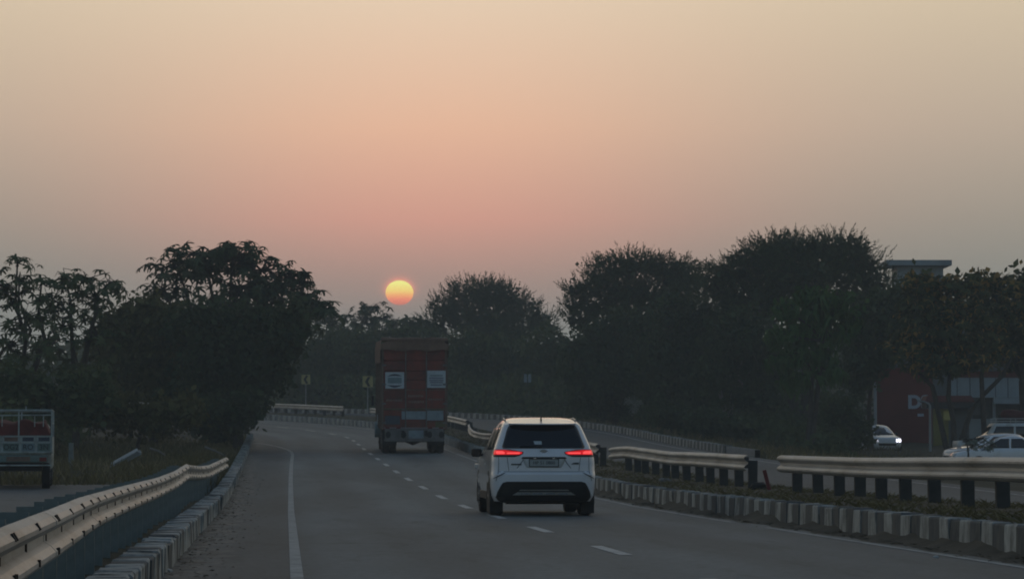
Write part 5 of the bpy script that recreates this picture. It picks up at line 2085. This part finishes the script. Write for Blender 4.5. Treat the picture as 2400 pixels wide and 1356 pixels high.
# lamp post with short arm
D = 160.0
w = W(2179, 950, D)
z0 = gz(w.x, D) - .05
lp = empty('lamp_post', (w.x, D, z0), label='slim pale lamp post with a short arm before the yellow booth', cat='lamp post')
h = w.z - z0
MB().tube([(0, 0, 0), (0, 0, h), (-.06, 0, h + .1), (-.35, 0, h + .22)], [.07, .06, .05, .04], 8).obj('pole', MATS['wall_pale'], lp)
MB().box((-.50, 0, h + .24), (.34, .16, .08), ry=.2).obj('lamp_head', MATS['wall_pale'], lp, bevel=.02)
w = W(2051, 895, 164)
z0 = gz(w.x, 164) - .05
pp_ = MB().tube([(0, 0, 0), (0, 0, w.z - z0)], [.09, .08], 8).obj('white_post', MATS['wall_pale'])
pp_.location = (w.x, 164, z0)
tag(pp_, 'plain pale post at the left end of the dark red wall', 'post')
# tall building behind the trees with roof slab
D = 197.0
a, b = W(2060, 0, D).x, W(2470, 0, D).x
xc = (a + b) / 2
z0 = gz(xc, D) - .1
tb_ = empty('concrete_building', (xc, D, z0), label='grey concrete building behind the right trees, only its flat stair tower roof showing', cat='building')


def zt_(py):
    return W(0, py, D).z - z0


MB().box((0, 4, zt_(720) / 2), (b - a, 7, zt_(720))).obj('wall', MATS['wall_grey'], tb_)
t0, t1 = W(2108, 0, D).x - xc, W(2216, 0, D).x - xc
MB().box(((t0 + t1) / 2, 2.2, (zt_(622) + zt_(720)) / 2), (t1 - t0, 3.0, zt_(622) - zt_(720) - .01)).obj('stair_tower', MATS['wall_pale'], tb_)
t0, t1 = W(2080, 0, D).x - xc, W(2234, 0, D).x - xc
MB().box(((t0 + t1) / 2, 2.2, (zt_(608) + zt_(621)) / 2), (t1 - t0, 4.0, zt_(608) - zt_(621) - .01)).obj('roof_slab', MATS['wall_pale'], tb_)
MB().box((W(2180, 0, D).x - xc, .68, zt_(645)), (.5, .06, .5)).obj('window', MATS['tinted_glass'], tb_)

# ------------------------------------------------------------------ left verge odds and ends
mat('rag_pink', (.22, .13, .13), .9)
D = 100.0
w = W(284, 1072, D)
zg = gz(w.x, D)
sl_ = MB().box((0, 0, 0), (1.25, .55, .07), ry=-.52).box((.42, .05, .12), (.5, .4, .10), ry=-.5).obj('broken_slab', MATS['wall_pale'], None, bevel=.01, seg=1)
sl_.location = (w.x, D, zg + .32)
sl_.rotation_euler = (.15, 0, .15)
tag(sl_, 'broken pale concrete slab leaning on the grass of the left bank', 'slab')
D = 104.0
for k, (pts, lab) in enumerate((([(352, 1050), (372, 1056), (388, 1066)], 'thin pale fallen stick right of the broken slab'), ([(480, 1047), (505, 1056), (530, 1068)], 'thin pale fallen stick above the far end of the left rail'))):
    P3 = [W(px, py, D) for px, py in pts]
    st_ = MB().tube([p - P3[0] for p in P3], [.05, .04, .03], 6).obj('fallen_stick', MATS['bark_pale'])
    st_.location = (P3[0].x, D, max(P3[0].z, gz(P3[0].x, D) + .25))
    tag(st_, lab, 'stick')
x = (168 - 1200) / F * 104
po_ = MB().box((0, 0, .38), (.16, .16, .80), taper=.92).obj('marker_post', MATS['post_blue'], None, bevel=.015)
po_.location = (x, 104, gz(x, 104) + .1)
tag(po_, 'short bluish concrete marker post beside the pickup', 'post')


def stone(px, py, D, r, m, label, cat='stone', seed=0, flat=.5):
    rr = random.Random(seed)
    bm = bmesh.new()
    bmesh.ops.create_icosphere(bm, subdivisions=2, radius=r)
    for v in bm.verts:
        v.co *= rr.uniform(.8, 1.15)
        v.co.z *= flat
    me = bpy.data.meshes.new(cat)
    bm.to_mesh(me)
    bm.free()
    x = (px - 1200) / F * D
    u_, o_ = UO(x, D)
    z = gz(x, D)
    if 3.9 < o_[0] < 7:
        z = float(zp(u_[0])) + .36
    elif -5 < o_[0] < 3.9:
        z = float(zp(u_[0]))
    ob = link(cat.replace(' ', '_'), me, MATS[m])
    ob.location = (x, D, z + r * flat * .4)
    return tag(ob, label, cat)


mat('litter_white', (.42, .43, .42), .7, var=.1, vscale=8)
stone(344, 1090, 92, .10, 'litter_white', 'pale stone on the grass between the slab and the left rail', seed=1)
stone(558, 1034, 112, .09, 'litter_white', 'small pale stone near the far end of the left kerb', seed=2)
stone(1790, 1136, 60, .07, 'litter_white', 'small white scrap lying in the median gap', 'scrap', 3)
stone(1776, 1116, 61, .17, 'slot_black', 'dark stone standing in the median gap beside the rail end', seed=4, flat=.8)
stone(1556, 1124, 72, .16, 'concrete', 'flat grey stone on the median grass under the middle rail', seed=5)
stone(2190, 1294, 34, .035, 'litter_white', 'tiny white scrap at the foot of the median kerb', 'scrap', 6)
stone(1697, 992, 160, .12, 'litter_white', 'bright white painted stone under the dark trees', seed=7, flat=.7)
stone(395, 1344, 30, .05, 'litter_white', 'pale pebble on the road by the near end of the left kerb', seed=8)
stone(420, 1222, 40, .14, 'concrete', 'broken concrete lump lying behind the left kerb', seed=9, flat=.9)
mat('marker_red', (.14, .018, .018), .6)
x = (1797 - 1200) / F * 59
mk_ = MB().box((0, 0, .22), (.07, .07, .44), ry=-.25).obj('marker_stake', MATS['marker_red'], None, bevel=.01)
mk_.location = (x, 59, .36)
tag(mk_, 'short red marker stake leaning in the gap of the median rail', 'marker')

# ------------------------------------------------------------------ haze
hm = bpy.data.materials.new('haze')
hm.use_nodes = True
t = hm.node_tree
t.nodes.clear()
pv = t.nodes.new('ShaderNodeVolumePrincipled')
pv.inputs['Color'].default_value = (.86, .93, .96, 1)
pv.inputs['Density'].default_value = .00094
pv.inputs['Anisotropy'].default_value = 0.0
ou = t.nodes.new('ShaderNodeOutputMaterial')
t.links.new(pv.outputs[0], ou.inputs['Volume'])
ho = MB().box((0, 455, 6.5), (1260, 1110, 19)).obj('haze', hm)
ho.display_type = 'BOUNDS'
tag(ho, 'thin evening haze filling the air over the road', 'haze', kind='stuff')
